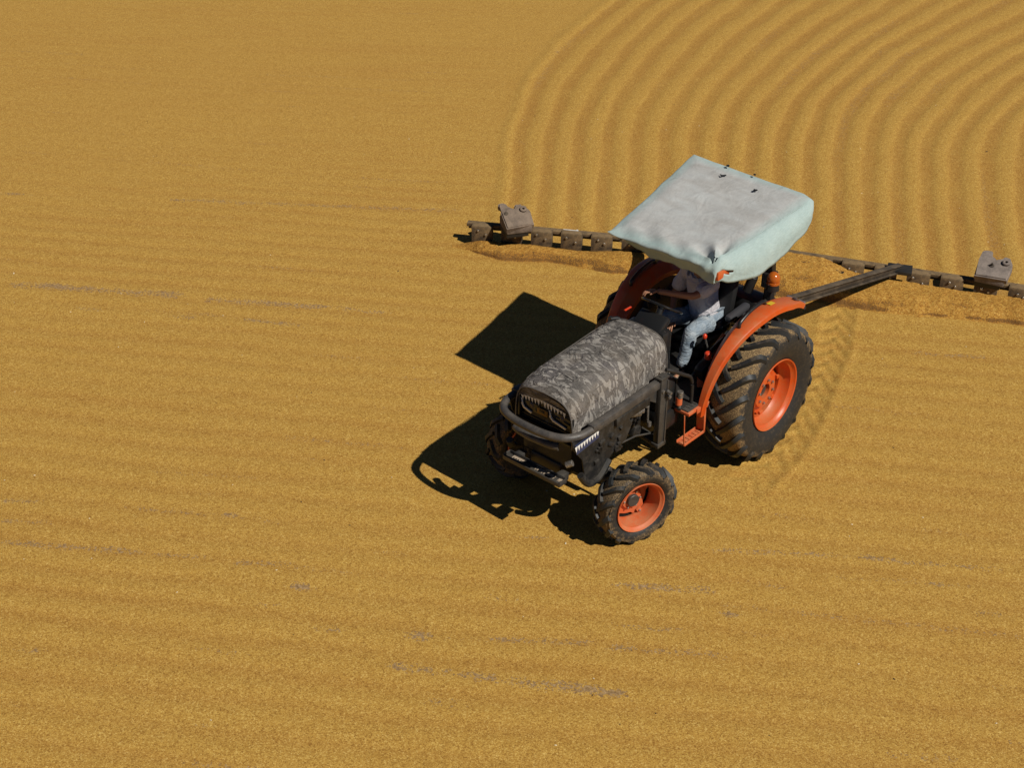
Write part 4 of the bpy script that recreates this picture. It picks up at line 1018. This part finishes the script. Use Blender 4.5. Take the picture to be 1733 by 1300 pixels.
bm = NB(); box(bm, (1.10, .30, 1.00), (.22, .24, .40), .07); box(bm, (1.08, .30, .74), (.28, .28, .22), .05); obj('fuel_tank', bm, M['plastic'], tr)
bm = NB(); cyl(bm, (1.03, .48, .98), (1.03, .48, 1.05), .032, 16); cyl(bm, (1.03, .48, .84), (1.03, .48, .98), .016); obj('filler_cap', bm, M['alloy'], tr)
bm = NB(); cyl(bm, (1.03, .47, .90), (1.03, .47, .985), .034, 16); obj('reflector', bm, M['orange_dull'], tr)
def lever(base, tipp, knob, cyl_=False):
    bm = NB(); tube(bm, [base, tipp], .010, 8); lv = obj('lever', bm, M['alloy'], tr)
    bm = NB()
    if cyl_: cyl(bm, Vector(tipp) - Vector((0, 0, .03)), Vector(tipp) + Vector((0, 0, .045)), knob, 20, bev=.01)
    else: sphere(bm, tipp, knob, 18, 0, (1, 1, 1.3))
    obj('knob', bm, M['red'], lv)
lever((.45, .46, 1.0), (.56, .455, 1.225), .036, True)
lever((.40, .36, 1.15), (.50, .36, 1.385), .024)
lever((.9, .22, 1.2), (.93, .30, 1.0), .01)
bm = NB(); box(bm, (.36, .42, 1.12), (.62, .12, .20), .04, Matrix.Rotation(R(20), 4, 'Y')); tube(bm, [(.70, .38, 1.02), (.40, .40, 1.22), (.10, .42, 1.30)], .02, 10, 5); obj('side_console', bm, M['plastic'], tr)
bm = NB(); beam(bm, (.20, .39, 1.30), (.50, .40, 1.16), .035, .02); beam(bm, (.66, .46, .92), (.60, .40, 1.08), .06, .01); box(bm, (.98, .30, 1.03), (.03, .16, .12), .005); obj('red_linkage', bm, M['orange_dull'], tr)
bm = NB(); box(bm, (1.02, -.20, 1.70), (.10, .022, .012), .004); obj('red_switch', bm, M['red'], tr)

# ------------------------------------------------------------ the driver
def skin(comps, sub=2):
    """comps: list of (verts, edges, radii); grown with a Skin modifier and returned as one bmesh"""
    me = bpy.data.meshes.new('s'); V = []; Ed = []; Rr = []; roots = []
    for vs_, es, rs_ in comps:
        k = len(V); roots.append(k); V += [tuple(v) for v in vs_]; Ed += [(a + k, b + k) for a, b in es]; Rr += rs_
    me.from_pydata(V, Ed, [])
    o = bpy.data.objects.new('s', me); COL.objects.link(o)
    o.modifiers.new('sk', 'SKIN'); ss = o.modifiers.new('su', 'SUBSURF'); ss.levels = sub; ss.render_levels = sub
    sv = me.skin_vertices[0].data
    for i, r_ in enumerate(Rr): sv[i].radius = (r_, r_) if not isinstance(r_, tuple) else r_; sv[i].use_root = i in roots
    dg = bpy.context.evaluated_depsgraph_get(); dg.update(); ev = o.evaluated_get(dg); m2 = bpy.data.meshes.new_from_object(ev)
    bm = NB(); bm.from_mesh(m2); bpy.data.objects.remove(o); bpy.data.meshes.remove(me); bpy.data.meshes.remove(m2)
    return bm
chain = lambda n: [(i, i + 1) for i in range(n - 1)]
hipc = Vector((-.03, 0, 1.245)); chest = Vector((.05, 0, 1.60)); neck = Vector((.115, -.01, 1.82)); 
shL, shR = Vector((.12, .19, 1.765)), Vector((.06, -.20, 1.745))
elL, wrL = Vector((.40, .13, 1.70)), Vector((.665, -.13, 1.775))
elR, wrR = Vector((.10, -.30, 1.47)), Vector((.33, -.16, 1.315))
knL, anL = Vector((.455, .165, 1.345)), Vector((.56, .145, .965))
knR, anR = Vector((.46, -.22, 1.36)), Vector((.50, -.20, .96))
hL, hR = Vector((-.02, .10, 1.24)), Vector((-.02, -.10, 1.24))
body_v = [hipc, Vector((.0, 0, 1.42)), chest, neck - Vector((.01, 0, .08)), neck, Vector((.135, -.01, 1.90)),
          shL, elL, wrL, shR, elR, wrR, hL, knL, anL, hR, knR, anR]
body_e = [(0, 1), (1, 2), (2, 3), (3, 4), (4, 5), (3, 6), (6, 7), (7, 8), (3, 9), (9, 10), (10, 11), (0, 12), (12, 13), (13, 14), (0, 15), (15, 16), (16, 17)]
body_r = [.13, .12, .13, .075, .052, .05, .055, .040, .026, .055, .040, .026, .085, .058, .036, .085, .058, .036]
def hand(wrist, fwd, palm_n, thumb_side, curl):
    """palm, four curled fingers and a thumb"""
    f = Vector(fwd).normalized(); nn = Vector(palm_n).normalized(); s_ = f.cross(nn).normalized() * thumb_side; nn = (nn - f * nn.dot(f)).normalized()
    out = []; wv = Vector(wrist)
    out.append(([wv - f * .01, wv + f * .035, wv + f * .075 ], chain(3), [(.024, .018), (.034, .016), (.036, .015)]))
    Ls = [.072, .080, .074, .058]
    for i in range(4):
        off = s_ * (.030 - .020 * i); a = wv + f * (.070 + (.006 if i in (1, 2) else 0)) + off
        pts = [a - f * .02]; d = f.copy(); p = a
        for k, fr_ in enumerate((.42, .33, .25)):
            ang = curl * (k + .6) * .55; dd = (f * math.cos(ang) + nn * math.sin(ang)); p = p + dd * Ls[i] * fr_ * 1.05; pts.append(p)
        out.append((pts, chain(4), [.0092, .0090, .0082, .0070]))
    b = wv + f * .025 + s_ * .026; q1 = b + (s_ * .6 + f * .6 + nn * .2) * .035; q2 = q1 + (f * .8 + nn * .55 - s_ * .05) * .034
    out.append(([b - s_ * .012, b, q1, q2], chain(4), [.012, .012, .0105, .008]))
    return out
comps = [(body_v, body_e, body_r)]
comps += hand(wrL, (.55, -.50, .08), (.35, -.1, -.95), 1, 1.0)
comps += hand(wrR, (.75, .30, -.35), (.1, .1, -1), 1, .55)
for an, dx in ((anL, 0), (anR, 0)):
    comps.append(([an + Vector((-.05, 0, -.045)), an + Vector((.03, 0, -.05)), an + Vector((.12, .02, -.065))], chain(3), [.032, .034, .026]))
pb = skin(comps)
# head with brow, nose, chin, ears
hb = NB(); bmesh.ops.create_uvsphere(hb, u_segments=36, v_segments=24, radius=1)
HC = Vector((.165, -.015, 1.995))
for v in hb.verts:
    x, y, z = v.co
    sx_, sy_, sz_ = .098, .076, .115
    if z < -.1: sy_ *= 1 - .30 * min(1, (-.1 - z)); 
    if x > 0: sx_ *= .93
    p = Vector((x * sx_, y * sy_, z * sz_))
    if x > .5:
        g = math.exp(-(y / .16) ** 2)
        p.x += .024 * g * math.exp(-((z + .12) / .20) ** 2) - .006 * math.exp(-((z - .12) / .08) ** 2)          # nose, bridge
        p.x -= .010 * math.exp(-((abs(y) - .38) / .16) ** 2) * math.exp(-((z - .06) / .12) ** 2)                 # eye sockets
        p.x += .006 * math.exp(-((z + .50) / .07) ** 2) * math.exp(-(y / .28) ** 2)                              # lips
        p.x += .010 * math.exp(-((z + .82) / .14) ** 2)                                                          # chin
    v.co = p
for s in (1, -1):
    e_ = NB(); bmesh.ops.create_uvsphere(e_, u_segments=12, v_segments=8, radius=.030); merge(hb, e_, Matrix.Translation((-.005, s * .076, -.005)) @ Matrix.Diagonal((.6, .28, 1, 1)))
merge(pb, hb, Matrix.Translation(HC) @ Matrix.Rotation(R(-8), 4, 'Z') @ Matrix.Rotation(R(12), 4, 'Y'))
hold = bpy.data.objects.new('person', None)
me_p = obj('person', pb, M['skin'], None, 60); bpy.data.objects.remove(hold); me_p.name = 'person'
me_p.location = (TX, TY, 0); me_p.rotation_euler = (0, 0, TH)
tag(me_p, 'person in lilac grey shirt and washed jeans sitting at the tractor wheel', 'person')
hd = Matrix.Translation(HC) @ Matrix.Rotation(R(-8), 4, 'Z') @ Matrix.Rotation(R(12), 4, 'Y')
b = NB(); bmesh.ops.create_uvsphere(b, u_segments=32, v_segments=20, radius=1)
for v in b.verts:
    x, y, z = v.co; v.co = Vector((x * .101 - .008, y * .083, z * .110 + .014)) * (1 + .02 * noise.noise(Vector((x * 7, y * 7, z * 7))))
bmesh.ops.delete(b, geom=[v for v in b.verts if v.co.z < -.035 or (v.co.x > .045 and v.co.z < .06)], context='VERTS'); b.transform(hd); obj('hair', b, M['hair'], me_p)
for s in (1, -1):
    b = NB(); sphere(b, (.083, s * .029, .008), .0115, 12); b.transform(hd); obj('eye', b, mat('eye_dark', (.03, .02, .015), .2), me_p)
# clothes
sv = [hipc + Vector((0.005, 0, -.025)), Vector((.005, 0, 1.42)), chest, neck - Vector((.01, 0, .075)), shL, shL.lerp(elL, .88), shR, shR.lerp(elR, .85)]
se = [(0, 1), (1, 2), (2, 3), (3, 4), (4, 5), (3, 6), (6, 7)]
sb = skin([(sv, se, [(.172, .192), (.160, .172), (.150, .165),   .088, .086, .084, .086, .084])])
for v in sb.verts:
    c = v.co; v.co = c + v.normal * (.012 * noise.noise(c * 9) + .007 * noise.noise(c * 22))
obj('shirt', sb, M['shirt'], me_p, 60)
b = NB(); tube(b, [neck + Vector((.05, -.06, -.045)), neck + Vector((.06, 0, -.06)), neck + Vector((.05, .06, -.045)), neck + Vector((-.02, .075, -.02)), neck + Vector((-.07, 0, -.01)), neck + Vector((-.02, -.075, -.02))], .014, 8, 4, True); obj('collar', b, M['shirt'], me_p)
jb = skin([([hipc, hL, hL.lerp(knL, .5) + Vector((0, 0, .01)), knL, knL.lerp(anL, .5) + Vector((-.01, 0, 0)), anL, hR, hR.lerp(knR, .5), knR, knR.lerp(anR, .5), anR],
            [(0, 1), (1, 2), (2, 3), (3, 4), (4, 5), (0, 6), (6, 7), (7, 8), (8, 9), (9, 10)], [.150, .112, .096, .082, .068, .054, .112, .096, .082, .068, .056])])
for v in jb.verts:
    c = v.co; v.co = c + v.normal * (.010 * noise.noise(Vector((c.x * 14, c.y * 9, c.z * 26))) + .006 * noise.noise(c * 30))
obj('jeans', jb, M['jeans'], me_p, 60)
for an in (anL, anR):
    b = skin([([an + Vector((-.055, 0, -.060)), an + Vector((.03, .0, -.060)), an + Vector((.13, .015, -.075)), an + Vector((.165, .02, -.080))], chain(4), [(.042, .038), (.044, .040), (.042, .028), (.03, .02)])])
    obj('shoe', b, M['shoe'], me_p)
